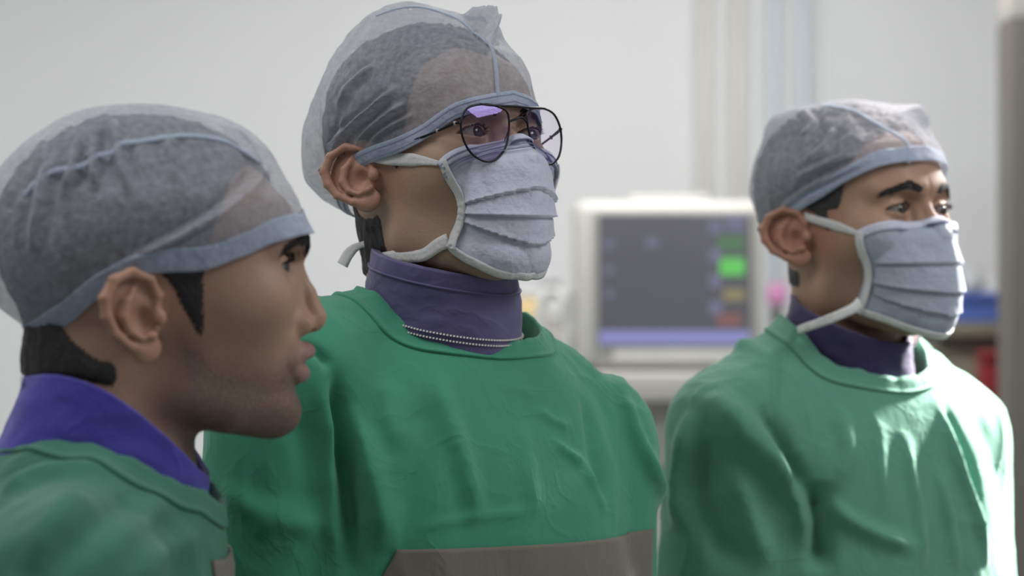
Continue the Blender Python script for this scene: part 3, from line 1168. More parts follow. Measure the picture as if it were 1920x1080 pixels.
def build_hair(root, H, hl, mat, f_body, thick=.005):
    nu, nv = 200, 120
    az = np.linspace(-math.pi, math.pi, nu, endpoint=False)
    el = np.linspace(math.pi / 2 - .02, math.radians(-62), nv)
    A, E = np.meshgrid(az, el)
    D = np.stack([np.cos(E) * np.cos(A), np.cos(E) * np.sin(A), np.sin(E)], -1).reshape(-1, 3)
    O = np.array([-.005, 0, .03])
    core = lambda P: np.minimum(H.core(P), f_neck_local(H, P, f_body))
    t = ray_hit(core, O, D, .2, 18)
    P = O + D * t[:, None]
    m = hair_mask(P[:, 0], np.abs(P[:, 1]), P[:, 2], hl)
    E = H.ear_uvn(np.stack([P[:, 0], np.abs(P[:, 1]), P[:, 2]], 1))
    m = m * smoothstep(.95, 1.25, np.hypot((E[:, 0] - .013) / .024, (E[:, 1] - .001) / .034))
    lump = .75 + .35 * vnoise(P, (170, 170, 60), 5) + .25 * vnoise(P, (420, 420, 120), 6)
    thick = thick * (.5 + .5 * smoothstep(-.01, -.04, P[:, 0])) + thick * .5 * smoothstep(.05, .09, P[:, 2])
    V = O + D * (t + m ** 1.6 * thick * lump - .0002)[:, None]
    F = grid_faces(nu, nv, True)
    keep = (m[F] > .03).any(1)
    return mesh('hair', H.tow(V), F[keep], mat, root, attrs=dict(cover=m))


def f_neck_local(H, P, fb):
    return fb(H.tow(P))


def build_cap(root, H, spec, name_mat):
    """elasticated surgical cap: crown + band at the hem + raised seams"""
    hl, off = spec['hem'], spec['off']
    C = np.array(spec.get('c', (-.005, 0, .05)))
    hp = np.array(hl, float) - C
    a_k = np.arctan2(np.abs(hp[:, 1]), hp[:, 0]); e_k = np.arctan2(hp[:, 2], np.hypot(hp[:, 0], hp[:, 1]))
    fe = pchip(a_k, e_k)
    nu, nv = 260, 120
    az = np.linspace(-math.pi, math.pi, nu, endpoint=False)
    s = np.linspace(0, 1, nv)
    tilt = spec.get('tilt', 0.0)
    he = fe(np.abs(az)) + tilt * np.sin(az)
    E = math.pi / 2 - .015 + (he[None, :] - math.pi / 2 + .015) * s[:, None]
    A = np.broadcast_to(az[None, :], E.shape)
    D = np.stack([np.cos(E) * np.cos(A), np.cos(E) * np.sin(A), np.sin(E)], -1).reshape(-1, 3)
    t = ray_hit(lambda P: H.core(P), C, D, .22, 18)
    # soft, puffed crown: looser towards the middle, tight at the hem
    S = np.repeat(s, nu)
    loose = off * (smoothstep(1.0, .72, S)) + spec.get('tight', .0055)
    t = t + loose
    tg = t.reshape(nv, nu)
    for _ in range(spec.get('relax', 30)):
        q = (np.roll(tg, 1, 1) + np.roll(tg, -1, 1)) / 2
        tg[1:-1] = .5 * q[1:-1] + .25 * (tg[2:] + tg[:-2])
        tg[0] = tg[1].mean()
    t = tg.ravel()
    for (cx, cy, cz), sig, hgt in spec.get('bumps', []):
        d0 = nrm(np.array([cx, cy, cz]) - C)
        ang = np.arccos(np.clip(D @ d0, -1, 1))
        t = t + hgt * np.exp(-(ang / sig) ** 2)
    P0 = C + D * t[:, None]
    free = smoothstep(1.0, .86, S)
    Pw = H.tow(P0)
    dsp = np.zeros(len(t))
    for pts, w, hgt in spec.get('folds', []):
        pts = spline(np.array(pts), 14)
        dd, par = poly_dist(D * .105, nrm(H.tol(pts) - C) * .105)
        fade = np.clip(np.minimum(par, 1 - par) * 5 + .15, 0, 1)
        dsp += 2.1 * hgt * fade * (np.exp(-(dd / w) ** 2) - .45 * np.exp(-((dd - 2.0 * w) / (w * 1.1)) ** 2))
    # gathers running up from the hem
    ga = spec.get('gather', 0.0)
    if ga:
        w = vnoise(np.stack([np.cos(A.ravel()) * 1.0, np.sin(A.ravel()), S * .25], 1), spec.get('gfreq', 9.0), 11)
        w2 = vnoise(np.stack([np.cos(A.ravel()) * 1.0, np.sin(A.ravel()), S * .5], 1), spec.get('gfreq', 9.0) * 2.3, 12)
        back = smoothstep(.6, -.5, np.cos(A.ravel()))
        dsp += ga * (w * .8 + w2 * .4) * smoothstep(.25, .85, S) * (.3 + .7 * back)
    dsp += spec.get('crumple', .0015) * (vnoise(P0, (55, 55, 40), 21) + .5 * vnoise(P0, (120, 120, 90), 22) - np.abs(vnoise(P0, (38, 38, 30), 23)) * 1.2)
    V = P0 + D * (dsp * (free * .9 + .1))[:, None]
    F = grid_faces(nu, nv, True)
    Vw = H.tow(V)
    cap_o = mesh('surgical_cap', Vw, F, M['cap'], root)
    # band (doubled fabric) along the hem
    bw = spec.get('band', .016)
    B = []
    G = V.reshape(nv, nu, 3); Dg = D.reshape(nv, nu, 3)
    L = np.concatenate([np.zeros((1, nu)), np.cumsum(np.linalg.norm(np.diff(G[::-1], axis=0), axis=2), axis=0)])
    nb = 9
    for k in range(nb):
        q = bw * k / (nb - 1)
        row = np.empty((nu, 3)); dr = np.empty((nu, 3))
        for j in range(nu):
            for a in range(3):
                row[j, a] = np.interp(q, L[:, j], G[::-1][:, j, a])
            dr[j] = Dg[-1, j]
        lift = .0008 + .0003 * math.sin(math.pi * k / (nb - 1))
        B.append(row + dr * lift)
    B = np.array(B).reshape(-1, 3)
    FB = grid_faces(nu, nb, True)[:, ::-1]
    VB, FB2 = thicken(H.tow(B), FB, .0005)
    band = mesh('cap_band', VB, FB2, M['cap_band'], cap_o)
    # two rows of fine stitching on the band
    Bg = B.reshape(nb, nu, 3)
    if spec.get('stitch', True):
        bl = []
        for row in (2, 6):
            path = spline(H.tow(Bg[row]), 620, closed=True)
            nn = nrm(path - H.tow(np.array([[0, 0, .03]])))
            for i in range(0, 620, 2):
                p = path[i] + nn[i] * .0004
                bl.append((p, (.0006, .0006, .00035)))
        Vs, Fs = boxes(bl)
        mesh('band_stitching', Vs, Fs, M['stitch'], band, smooth=False, kind='stuff')
    for pts, w in spec.get('seams', []):
        pts = spline(np.array(pts), 60)
        # drop each point onto the cap
        lp = H.tol(pts); dr = nrm(lp - C)
        Dn = D
        r = np.array([np.linalg.norm(V[i] - C) for i in (Dn @ dr.T).argmax(0)])
        k = np.ones(7) / 7
        r = np.convolve(np.pad(r, 3, mode='edge'), k, 'valid')
        path = H.tow(C + dr * (r + .0008)[:, None])
        tang = nrm(np.gradient(path, axis=0)); side = np.cross(tang, dr @ H.R.T)
        Vr, Fr = ribbon(path, side, w, .0011)
        mesh('cap_seam', Vr, Fr, M['cap_seam'], cap_o)
    return cap_o, (Vw, C, D, V)


def build_mask(root, H, spec):
    """pleated face mask with bound side edges and cloth ties; spec points are in the head frame"""
    nv, nu = 90, 120
    v = np.linspace(0, 1, nv)
    cen = spline(np.array([(x, 0, z) for x, z in spec['centre']]), nv)
    sd = spline(np.array(spec['side']), nv)
    u = np.linspace(-1, 1, nu)
    V = np.empty((nv, nu, 3))
    # fullness of the sheet between the side and the middle
    pw = np.interp(v, [0, .12, .35, .7, 1], spec.get('full', [1.0, 1.08, 1.3, 1.5, 1.65]))
    for i in range(nv):
        c, e = cen[i], sd[i]
        a = np.abs(u)
        yy = e[1] * np.sin(a * math.pi / 2) ** 0.95
        k = 1 - np.clip(a, 0, 1) ** pw[i]
        xx = e[0] + (c[0] - e[0]) * k
        zz = e[2] + (c[2] - e[2]) * (1 - a ** 1.6)
        V[i, :, 0] = xx; V[i, :, 1] = np.sign(u) * np.abs(yy) * -np.sign(e[1]) if False else np.sign(u) * abs(e[1]) * np.sin(a * math.pi / 2) ** 0.95
        V[i, :, 2] = zz
    P = V.reshape(-1, 3)
    F = grid_faces(nu, nv)
    if ((normals(P, F) * np.array([1, 0, 0])).sum() < 0): F = F[:, ::-1]
    N = normals(P, F)
    uu = np.tile(u, nv); vv = np.repeat(v, nu)
    amp = smoothstep(1.0, .72, np.abs(uu)) * .75 + .25 * smoothstep(1.0, .93, np.abs(uu))
    d = np.zeros(len(P))
    for vc, hgt, slope in spec['pleats']:
        q = vv - vc - slope * (np.abs(uu) ** 1.3) * np.where(uu < 0, 1, .8)
        step = np.where(q < 0, np.exp(q / .085), -np.exp(-q / .022) * .45 * (q >= 0))
        d += hgt * np.clip(step, -1, 1) * amp
    d += .0006 * vnoise(P, (45, 45, 45), 31) * amp + .0004 * vnoise(P, (110, 110, 110), 32)
    for pts, w, hgt in spec.get('folds', []):
        dd, par = poly_dist(H.tow(P), spline(np.array(pts), 10))
        d += hgt * np.exp(-(dd / w) ** 2) * np.clip(np.minimum(par, 1 - par) * 5 + .1, 0, 1)
    P = P + N * d[:, None]
    # keep the sheet off the face
    for _ in range(3):
        fd = H.full(P)
        push = np.maximum(0, .0022 - fd)
        P = P + nrm(gradient(H.full, P)) * push[:, None]
    Vw, Fw = thicken(H.tow(P), F, .0012)
    mk = mesh('face_mask', Vw, Fw, spec.get('mat', M['mask']), root)
    G = P.reshape(nv, nu, 3); NG = N.reshape(nv, nu, 3)
    # bound edges: top, bottom, sides
    for nm, path, nn, wd in (('mask_edge', G[0], NG[0], .009), ('mask_edge', G[-1], NG[-1], .007),
                             ('mask_edge', G[:, 2], NG[:, 2], .008), ('mask_edge', G[:, -3], NG[:, -3], .008)):
        top = path is G[0] or (path.shape == G[0].shape and np.allclose(path, G[0]))
        p = spline(path, 70); n2 = spline(nn, 70)
        tang = nrm(np.gradient(p, axis=0)); side = np.cross(tang, n2)
        inward = nrm(G.reshape(-1, 3).mean(0) - p)
        sgn = np.sign((side * inward).sum(1)).mean()
        p2 = p + side * sgn * wd * .42 + n2 * .0013
        Vr, Fr = ribbon(H.tow(p2), (side) @ H.R.T, wd, .0012)
        mesh(nm, Vr, Fr, M['tie'] if not top else M['mask'], mk)
    if spec.get('stitch'):
        bl = []
        for row in (3, 9, 12):
            p = spline(H.tow(G[row] + NG[row] * .0028), 150)
            for i in range(2, 148): bl.append((p[i], (.0005, .0005, .0004)))
        Vs, Fs = boxes(bl)
        mesh('mask_stitching', Vs, Fs, M['stitch'], mk, smooth=False, kind='stuff')
    for pts, w, side in spec['ties']:
        p = spline(np.array(pts), 50)
        wv = np.interp(np.linspace(0, 1, 50), np.linspace(0, 1, len(w)), w)
        fd = H.full(p); push = np.maximum(0, .0012 - fd)
        p = p + nrm(gradient(H.full, p)) * push[:, None]
        Vr, Fr = ribbon(H.tow(p), np.array(side) @ H.R.T, wv, .0016)
        mesh('mask_tie', Vr, Fr, M['tie'], mk)
    return mk


def build_collar(root, rings, mat, thick=.006, wr=.0012, seed=1, name='neck_collar', trim=(), edge=(), saddle=0.0):
    """stiff collar: rings = list of (centre, forward axis, left axis, radius forward, radius left) from bottom to top"""
    nu = 120
    a = np.linspace(0, 2 * math.pi, nu, endpoint=False)
    K = []
    for c, fa, la, rf, rl in rings:
        K.append(np.asarray(c)[None] + np.cos(a)[:, None] * rf * np.asarray(fa)[None] + np.sin(a)[:, None] * rl * np.asarray(la)[None])
    K = np.array(K)
    K[:, :, 2] += saddle * np.sin(a)[None, :] ** 2 * np.linspace(.4, 1, len(rings))[:, None]
    nv = 40
    V = np.stack([spline(K[:, j], nv) for j in range(nu)], 1).reshape(-1, 3)
    F = grid_faces(nu, nv, True)
    N = normals(V, F)
    cen = V.mean(0)
    if ((V - cen) * N).sum() < 0: F = F[:, ::-1]; N = -N
    V = V + N * (wr * (vnoise(V, (30, 30, 60), seed) + .5 * vnoise(V, (80, 80, 130), seed + 1)))[:, None]
    V2, F2 = thicken(V, F, thick)
    o = mesh(name, V2, F2, mat, root)
    for row in trim:
        bl = []
        p = spline((V + N * .0008).reshape(nv, nu, 3)[row], 150, closed=True)
        for i in range(0, 150):
            bl.append((p[i], (.00085, .00085, .0007)))
        Vs, Fs = boxes(bl)
        mesh('collar_trim', Vs, Fs, M['white_thread'], o, smooth=False, kind='stuff')
    for row in edge:
        p = spline((V + N * .0006).reshape(nv, nu, 3)[row], 120, closed=True)
        Vt, Ft = tube(p, .0011, 6, True)
        mesh('collar_seam', Vt, Ft, mat, o)
    return o


def fold_fn(folds, Tr, seed, amp, hole_fade=True, scale=(16, 16, 5), mult=1.45, crease=.0030):
    fl = [(spline(np.array(p), 16), w, h) for p, w, h in folds]

    def disp(P):
        Q = Tr.tol(P)
        n = vnoise(Q, scale, seed)
        d = amp * (0.9 * n + .9 * (0.5 - np.abs(vnoise(Q + .03 * vnoise(Q, 8, seed + 5)[:, None], np.array(scale) * 1.1, seed + 1)) * 1.6)) * .6
        d += amp * .28 * vnoise(Q, (34, 34, 16), seed + 2) + amp * .14 * vnoise(Q, (75, 75, 45), seed + 3)
        # sharp irregular creases that come and go over the cloth
        wq = Q + .022 * np.stack([vnoise(Q, 13, seed + 7), vnoise(Q, 13, seed + 8), vnoise(Q, 13, seed + 9)], 1)
        for k, sc in enumerate(((19, 19, 8), (30, 30, 15), (13, 13, 22))):
            r = (1 - np.abs(vnoise(wq, sc, seed + 10 + k))) ** 7
            d += crease * (1.0, .55, .6)[k] * r * smoothstep(-.25, .5, vnoise(Q, 7, seed + 14 + k))
        for p, w, h in fl:
            dd, par = poly_dist(P, p)
            fade = np.clip(np.minimum(par, 1 - par) * 4 + .1, 0, 1)
            d += mult * h * fade * np.exp(-(dd / w) ** 2)
        if hole_fade:
            g = np.hypot(Q[:, 0] - Tr.hole_c[0] - Tr.hole[2] * Q[:, 2], Q[:, 1] - Tr.hole_c[1])
            d *= smoothstep(Tr.hole[1] * .95, Tr.hole[1] * 1.6, g) * .9 + .1
        return d
    return disp


def build_gown(root, Tr, mat, disp, band=True, fine_z=1.22, h=.0034, band_h=.022, flare=.35):
    c = Tr.T
    xs = axis(c[0] - .30, c[0] + .30, h, c[0] - .55, c[0] + .55, .02)
    ys = axis(c[1] - .30, c[1] + .30, h, c[1] - .55, c[1] + .55, .02)
    zs = axis(fine_z, c[2] + .06, h, .2, c[2] + .10, .02)
    V, F = surface_net(Tr.gown, xs, ys, zs, 5, 1)
    N = nrm(gradient(Tr.gown, V, .002))
    V = V + N * disp(V)[:, None]
    g = mesh('surgical_gown', V, F, mat, root)
    if band:
        ra, rb, tilt = Tr.hole
        n = 160
        a = np.linspace(0, 2 * math.pi, n, endpoint=False)
        lo = np.full(n, -.085); hi = np.full(n, .09)

        def pt(q, e=0.0):
            return Tr.tow(np.stack([Tr.hole_c[0] + tilt * q + (ra + e) * np.cos(a), Tr.hole_c[1] + (rb + e) * np.sin(a), q], 1))
        for _ in range(30):
            m = (lo + hi) / 2
            ins = Tr.solid(pt(m)) < 0
            lo = np.where(ins, m, lo); hi = np.where(ins, hi, m)
        q = (lo + hi) / 2
        ker = np.ones(9) / 9
        q = np.convolve(np.concatenate([q[-4:], q, q[:4]]), ker, 'valid')
        rows = []
        rag = .0008 * np.sin(a * 9 + 1) + .0006 * np.sin(a * 17) + .0004 * np.sin(a * 31 + 2)
        b1 = band_h
        for e, lift in ((1.02, -.001), (1.0, .0018), (.9, .0032), (.86, .0018), (.55, .0026), (.25, .0030), (.08, .0032)):
            P = pt(q, e * b1)
            for _ in range(4):
                G = gradient(Tr.solid, P, .002)
                P = P - G * (Tr.solid(P) / np.maximum((G ** 2).sum(1), .3))[:, None]
            G = nrm(gradient(Tr.solid, P, .002))
            P = P + G * (disp(P) + lift + .5 * rag * (1.1 - e))[:, None]
            rows.append(P)
        for hh, e in ((.0062, .0006), (.0050, -.0022), (-.004, -.0034), (-.022, -.004)):
            rows.append(pt(q + hh + rag, e))
        prof = rows
        Vb = np.array(rows).reshape(-1, 3)
        Fb = grid_faces(n, len(prof), True)
        mesh('neckline_band', Vb, Fb, mat, g)
    return g, V, N


def surface_patch(name, Tr, disp, mat, parent, corners, nu=90, nv=60, lift=.0022):
    """cloth panel sewn onto the gown: quad of four (b, c) corners in the torso frame, laid on the front of the gown"""
    cs = [np.array(k, float) for k in corners]
    P = []
    for j in range(nv):
        t = j / (nv - 1)
        for i in range(nu):
            s_ = i / (nu - 1)
            P.append((cs[0] * (1 - s_) + cs[1] * s_) * (1 - t) + (cs[3] * (1 - s_) + cs[2] * s_) * t)
    P = np.array(P)
    A = np.full(len(P), .32)
    for _ in range(60):                                   # walk in from the front to the first surface met
        W = Tr.tow(np.stack([A, P[:, 0], P[:, 1]], 1))
        A = np.maximum(A - np.maximum(Tr.solid(W), 0) * .7, -.02)
    W = Tr.tow(np.stack([A, P[:, 0], P[:, 1]], 1))
    N = nrm(gradient(Tr.solid, W, .002))
    W = W + N * (disp(W) + lift + .0012 * np.abs(vnoise(W, (60, 60, 25), 77)))[:, None]
    F = grid_faces(nu, nv)
    if (normals(W, F) * N).sum() < 0: F = F[:, ::-1]
    V2, F2 = thicken(W, F, .0022)
    return mesh(name, V2, F2, mat, parent)


def build_glasses(root, H):
    """aviator spectacles: two rims, lenses, double bridge, nose pads and temples (head frame)"""
    g0 = H.tow(np.array([[.1005, 0, .013]]))[0]
    ro = parent_origin(root)
    g = bpy.data.objects.new('eyeglasses', None); COL.objects.link(g); g.parent = root
    g.location = Vector(g0) - Vector(ro); g.empty_display_size = .03
    out = np.array([(-.0215, .0185), (-.010, .0228), (.004, .0235), (.017, .0200), (.0240, .010), (.0242, -.003), (.0180, -.0160), (.006, -.0235), (-.006, -.0228), (-.0165, -.0140), (-.0220, -.0010), (-.0238, .0110)])
    wrap = math.radians(10); panto = math.radians(4)

    def lens_pt(e, v, sg, bulge=0.0):
        # e outwards from the nose, v upwards, centred on the lens
        x = .1078 - e * math.sin(wrap) + v * math.sin(panto) + bulge
        return np.stack([x, -.0035 + sg * (.0330 + e * .97 * math.cos(wrap)), .0075 + v * math.cos(panto) + 0 * e], -1)
    for sg in (-1, 1):
        o2 = spline(out, 72, closed=True)
        rim = lens_pt(o2[:, 0], o2[:, 1], sg)
        V, F = tube(H.tow(rim), .00095, 8, True)
        mesh('rim', V, F, M['wire'], g)
        # lens: slightly domed disc
        rows = [np.zeros((1, 2))] ; V = []; F = []
        K = 7
        for k in range(K, 0, -1):
            q = o2 * (k / K) * .985
            V.append(lens_pt(q[:, 0], q[:, 1], sg, .0016 * (1 - (k / K) ** 2)))
        V = np.vstack(V)
        V = np.vstack([V, lens_pt(np.array([0.]), np.array([0.]), sg, .0016)])
        n = 72
        for k in range(K - 1):
            for i in range(n):
                F.append((k * n + i, k * n + (i + 1) % n, (k + 1) * n + (i + 1) % n, (k + 1) * n + i))
        for i in range(n): F.append(((K - 1) * n + i, (K - 1) * n + (i + 1) % n, K * n))
        if sg > 0: F = [f[::-1] for f in F]
        mesh('lens', H.tow(V), F, M['lens'], g)
        # hinge and temple
        h0 = lens_pt(np.array([.0240]), np.array([.008]), sg)[0]
        path = spline(np.array([h0, h0 + (-.004, sg * .004, .0005), (.075, sg * .0655, .0145), (.045, sg * .0735, .0125), (.015, sg * .0785, .0120), (-.006, sg * .0795, .0125), (-.022, sg * .0775, .004)]), 46)
        V, F = tube(H.tow(path), np.interp(np.linspace(0, 1, 46), [0, .1, .2, 1], [.0012, .0014, .0009, .0011]), 8)
        mesh('temple', V, F, M['wire'], g)
        V, F = boxes([((0, 0, 0), (.0012, .0012, .0016))])
        for q in (path[2], path[9]):
            sV, sF = tube(H.tow(np.array([q + (0, 0, -.0016), q + (0, 0, .0016)])), .0014, 8)
            mesh('hinge', sV, sF, M['pad'], g)
        # nose pad on its wire arm
        pc = np.array([.1000, sg * .0115, .000])
        V, F = tube(H.tow(spline(np.array([lens_pt(np.array([-.0225]), np.array([.002]), sg)[0], (.1040, sg * .0135, .003), pc]), 12)), .0005, 6)
        mesh('pad_arm', V, F, M['wire'], g)
        V, F = tube(H.tow(np.array([pc + (0, 0, -.0055), pc + (0, 0, -.003), pc, pc + (0, 0, .003), pc + (0, 0, .0055)])), np.array([.0008, .0021, .0025, .0021, .0008]), 8)
        mesh('nose_pad', V, F, M['pad'], g)
    top = spline(np.array([lens_pt(np.array([.004]), np.array([.0238]), -1)[0], lens_pt(np.array([-.016]), np.array([.0225]), -1)[0], (.1120, 0, .0302), lens_pt(np.array([-.016]), np.array([.0225]), 1)[0], lens_pt(np.array([.004]), np.array([.0238]), 1)[0]]), 40)
    V, F = tube(H.tow(top), .0010, 8); mesh('brow_bar', V, F, M['wire'], g)
    low = spline(np.array([lens_pt(np.array([-.0235]), np.array([.009]), -1)[0], (.1120, -.005, .0195), (.1126, 0, .0208), (.1120, .005, .0195), lens_pt(np.array([-.0235]), np.array([.009]), 1)[0]]), 30)
    V, F = tube(H.tow(low), .0010, 8); mesh('bridge', V, F, M['wire'], g)
    return g


def seam_line(name, pts, w, mat, parent, f, near, far, disp=None, lift=.0008):
    """narrow raised line of sewn cloth on a solid"""
    P = spline(np.array(pts), 70)
    N = nrm(gradient(f, P, .002))
    for _ in range(3):
        P = P - N * f(P)[:, None]
        N = nrm(gradient(f, P, .002))
    if disp is not None: P = P + N * disp(P)[:, None]
    P = P + N * lift
    side = np.cross(nrm(np.gradient(P, axis=0)), N)
    V, F = ribbon(P, side, w, .0016)
    return mesh(name, V, F, mat, parent)


_GLOVE = []


def glove_mesh():
    """right hand in a latex glove: palm, four curled fingers of unequal length and a thumb leaving the side of the palm"""
    if _GLOVE: return _GLOVE[0]

    def f(P):
        d = ell(P, (.045, 0, 0), (.052, .041, .0155))
        d = smin(d, cap(P, (-.03, 0, 0), (.02, 0, 0), .030, .027), .02)
        for k, (y, L, x0) in enumerate(((.030, .070, .082), (.011, .080, .088), (-.009, .075, .086), (-.028, .058, .078))):
            a = np.array([x0, y, 0.0]); pts = [a - (.02, 0, 0), a]
            ang = .25
            for seg in (.45, .30, .25):
                pts.append(pts[-1] + np.array([math.cos(ang), .04 * (1.5 - k), -math.sin(ang)]) * L * seg); ang += .38
            d = smin(d, chain(P, pts, (.010, .0098, .009, .0084, .0072), .003), .006)
        th = [(.02, .030, -.004), (.045, .052, -.012), (.068, .062, -.020), (.086, .064, -.028)]
        return smin(d, chain(P, th, (.013, .0115, .0098, .0078), .004), .012)
    g = np.arange(-.075, .20, .0026)
    V, F = surface_net(f, g, np.arange(-.06, .09, .0026), np.arange(-.09, .05, .0026), 4, 1)
    _GLOVE.append((V, F))
    return V, F


def build_gloves(root, Tr):
    V, F = glove_mesh()
    for i in (0, 1):
        d = nrm(Tr.R @ (Tr.wr[i] - Tr.el[i]))
        side = nrm(np.cross(d, Tr.R[:, 1])) * (1 if True else -1)          # towards the thumb: up / forward
        n = np.cross(d, side)
        L = V.copy(); fc = F
        if i == 1:
            L[:, 2] *= -1; fc = F[:, ::-1]
        W = Tr.tow(Tr.wr[i]) + d * .05
        mesh('glove', W + L @ np.stack([d, side, n], 0), fc, M['glove'], root)


def build_wisps(root, H, pts, d, n, L, seed):
    rng = np.random.default_rng(seed)
    p = spline(np.array(pts), n) + rng.normal(size=(n, 3)) * .0012
    D = np.array(d)[None] + rng.normal(size=(n, 3)) * .22
    V, F = strands(H.tow(p), D @ H.R.T, rng.uniform(.5, 1.0, n) * L, .00035, np.array([0, 0, -.25]))
    mesh('hair_wisps', V, F, M['hair'], root, smooth=False)

# ------------------------------------------------------------------ the room
def slab(name, lo, hi, mat):
    c = [(a + b) / 2 for a, b in zip(lo, hi)]; h = [(b - a) / 2 for a, b in zip(lo, hi)]
    V, F = boxes([(c, h)])
    return tag(mesh(name, V, F, mat, smooth=False), kind='structure')


WALL_Y = 5.6
slab('floor', (-3.3, -1.6, -.1), (3.3, 6.2, 0), M['floor'])
slab('ceiling', (-3.3, -1.6, 2.9), (3.3, 6.2, 3.0), M['ceiling'])
slab('wall_back', (-3.3, WALL_Y, 0), (3.3, WALL_Y + .1, 2.9), M['wall'])
slab('wall_left', (-3.3, -1.6, 0), (-3.2, WALL_Y, 2.9), M['wall'])
slab('wall_right', (3.2, -1.6, 0), (3.3, WALL_Y, 2.9), M['wall'])


def ring(Tr, c, rf, rl, tf=0.0, tl=0.0):
    f = Tr.R[:, 0] + np.array([0, 0, tf]); l = Tr.R[:, 1] + np.array([0, 0, tl])
    return (np.asarray(c, float), f, l, rf, rl)


# ------------------------------------------------------------------ person on the left: bare face in profile
def person_a():
    H = Head(LEFT, px(277, 586, 1.75), 92, 0, 0)
    NB = px(238, 838, 1.74)
    Tr = Torso(NB, 84, width=.94, pitch=18, bend=.32, trap=-.02, sh_drop=(.100, .090), sh_half=(.15, .14), arms=[((-.02, -.03, -.30), (.06, .02, -.25))] * 2,
               hole=(.080, .074, .05), hole_c=(.0, 0))
    root = empty('person', (float(H.T[0]) - .25, 1.78, 0), 'man in profile at far left, unmasked, pale blue cap, green gown, bright violet collar', 'person', 'surgical team')
    feet = [np.array([H.T[0] - .25, 1.68, 0]), np.array([H.T[0] - .25, 1.88, 0])]
    nk = (H.tow(np.array([-.030, 0, -.03])), NB + np.array([-.01, 0, -.02]), .057, .060)

    def stub(x, y, z):
        line = np.interp(x, [-.02, .02, .045, .09, .105, .14], [-.03, -.004, -.026, -.036, -.022, -.020])
        s = smoothstep(.012, -.022, z - line) * smoothstep(.0, .03, x) * smoothstep(-.15, -.09, z)
        side = smoothstep(.022, .030, x) * smoothstep(.052, .040, x) * smoothstep(.05, .0, z)
        return np.maximum(s, .0 * side)
    body, fb = build_body(root, H, Tr, nk, M['skin_a'], feet, lambda h, Q: base_attr(h, Q, .85, stub))
    build_eyes(root, H, (1, -.38, -.05))
    build_lashes(root, H)
    build_brows(root, H, M['hair'], 420, .0066, -.003)
    hl = dict(front=.09, temple=.036, ear_z=.020, sb=(.000, .037, -.026), back=-.024, nape=-.050)
    build_hair(root, H, hl, M['scalp'], fb)
    core = lambda P: H.core(H.tol(P))
    on = lambda x, y: cast(core, x, y, 1.4, 1.75, .018)
    spec = dict(hem=[(.112, 0, .060), (.095, .05, .054), (.06, .07, .040), (.03, .076, .031), (.0, .077, .030), (-.03, .07, .016), (-.06, .055, -.012), (-.085, .03, -.032), (-.092, 0, -.036)],
                off=.006, c=(.0, 0, .06), band=.017, gather=.0016, gfreq=7, stitch=False, crumple=.0006,
                bumps=[((-.10, 0, .05), .5, .014), ((.075, 0, .13), .35, .006), ((-.06, 0, .13), .5, .004)],
                folds=[([on(*p) for p in k], w, h) for k, w, h in [
                    ([(500, 330), (420, 395), (330, 445), (230, 500)], .0035, .0022),
                    ([(455, 380), (380, 425), (300, 470), (240, 500)], .003, .0020),
                    ([(520, 300), (470, 360), (380, 420), (280, 480)], .003, .0016),
                    ([(208, 212), (213, 245), (222, 300), (238, 350)], .004, .0030),
                    ([(170, 228), (165, 290), (172, 340)], .004, .0028),
                    ([(142, 245), (125, 310), (108, 355)], .004, .0028),
                    ([(84, 290), (62, 370), (52, 430), (52, 480)], .004, .0030), ([(440, 225), (480, 270), (520, 340)], .004, .002),
                    ([(320, 240), (325, 290), (330, 340)], .005, .0016),
                    ([(35, 360), (25, 420), (30, 470)], .004, .002)]],
                seams=[([on(*p) for p in [(30, 365), (60, 335), (95, 312), (150, 303), (165, 285), (205, 278), (220, 262), (300, 247), (380, 243), (450, 262), (500, 300)]], .004)])
    build_cap(root, H, spec, None)
    build_wisps(root, H, [(-.088, .0, -.046), (-.086, -.02, -.047), (-.078, -.035, -.049), (-.06, -.048, -.050), (-.04, -.056, -.050)], (-.35, -.15, -1), 60, .012, 4)
    # collar
    cc = lambda x, y, d=1.74: px(x, y, d)
    build_collar(root, [ring(Tr, cc(165, 960), .074, .076, -.22), ring(Tr, cc(200, 880), .072, .074, -.22), ring(Tr, cc(222, 800), .069, .070, -.22)], M['collar_a'], seed=3, saddle=.028)
    fo = lambda x, y: cast(Tr.solid, x, y, 1.2, 1.85)
    disp = fold_fn([([fo(*p) for p in k], w, h) for k, w, h in [
        ([(0, 880), (60, 850), (140, 835), (250, 845)], .010, .006), ([(0, 960), (60, 900), (130, 880), (240, 880)], .010, .005),
        ([(180, 1040), (260, 970), (330, 920)], .012, .006), ([(90, 1075), (180, 985), (280, 935)], .012, -.005),
        ([(250, 1075), (330, 1020), (390, 1000)], .012, .005), ([(60, 1075), (90, 1000), (150, 930)], .012, .004),
        ([(300, 880), (350, 930), (380, 1000)], .010, .004)]], Tr, 40, .005, mult=1.9)
    g, V, N = build_gown(root, Tr, M['gown_a'], disp, fine_z=1.14, h=.0042)
    surface_patch('chest_panel', Tr, disp, M['panel'], g, [(-.060, -.052), (.12, -.052), (.12, -.26), (-.10, -.26)])
    build_gloves(root, Tr)
    return root, H, Tr


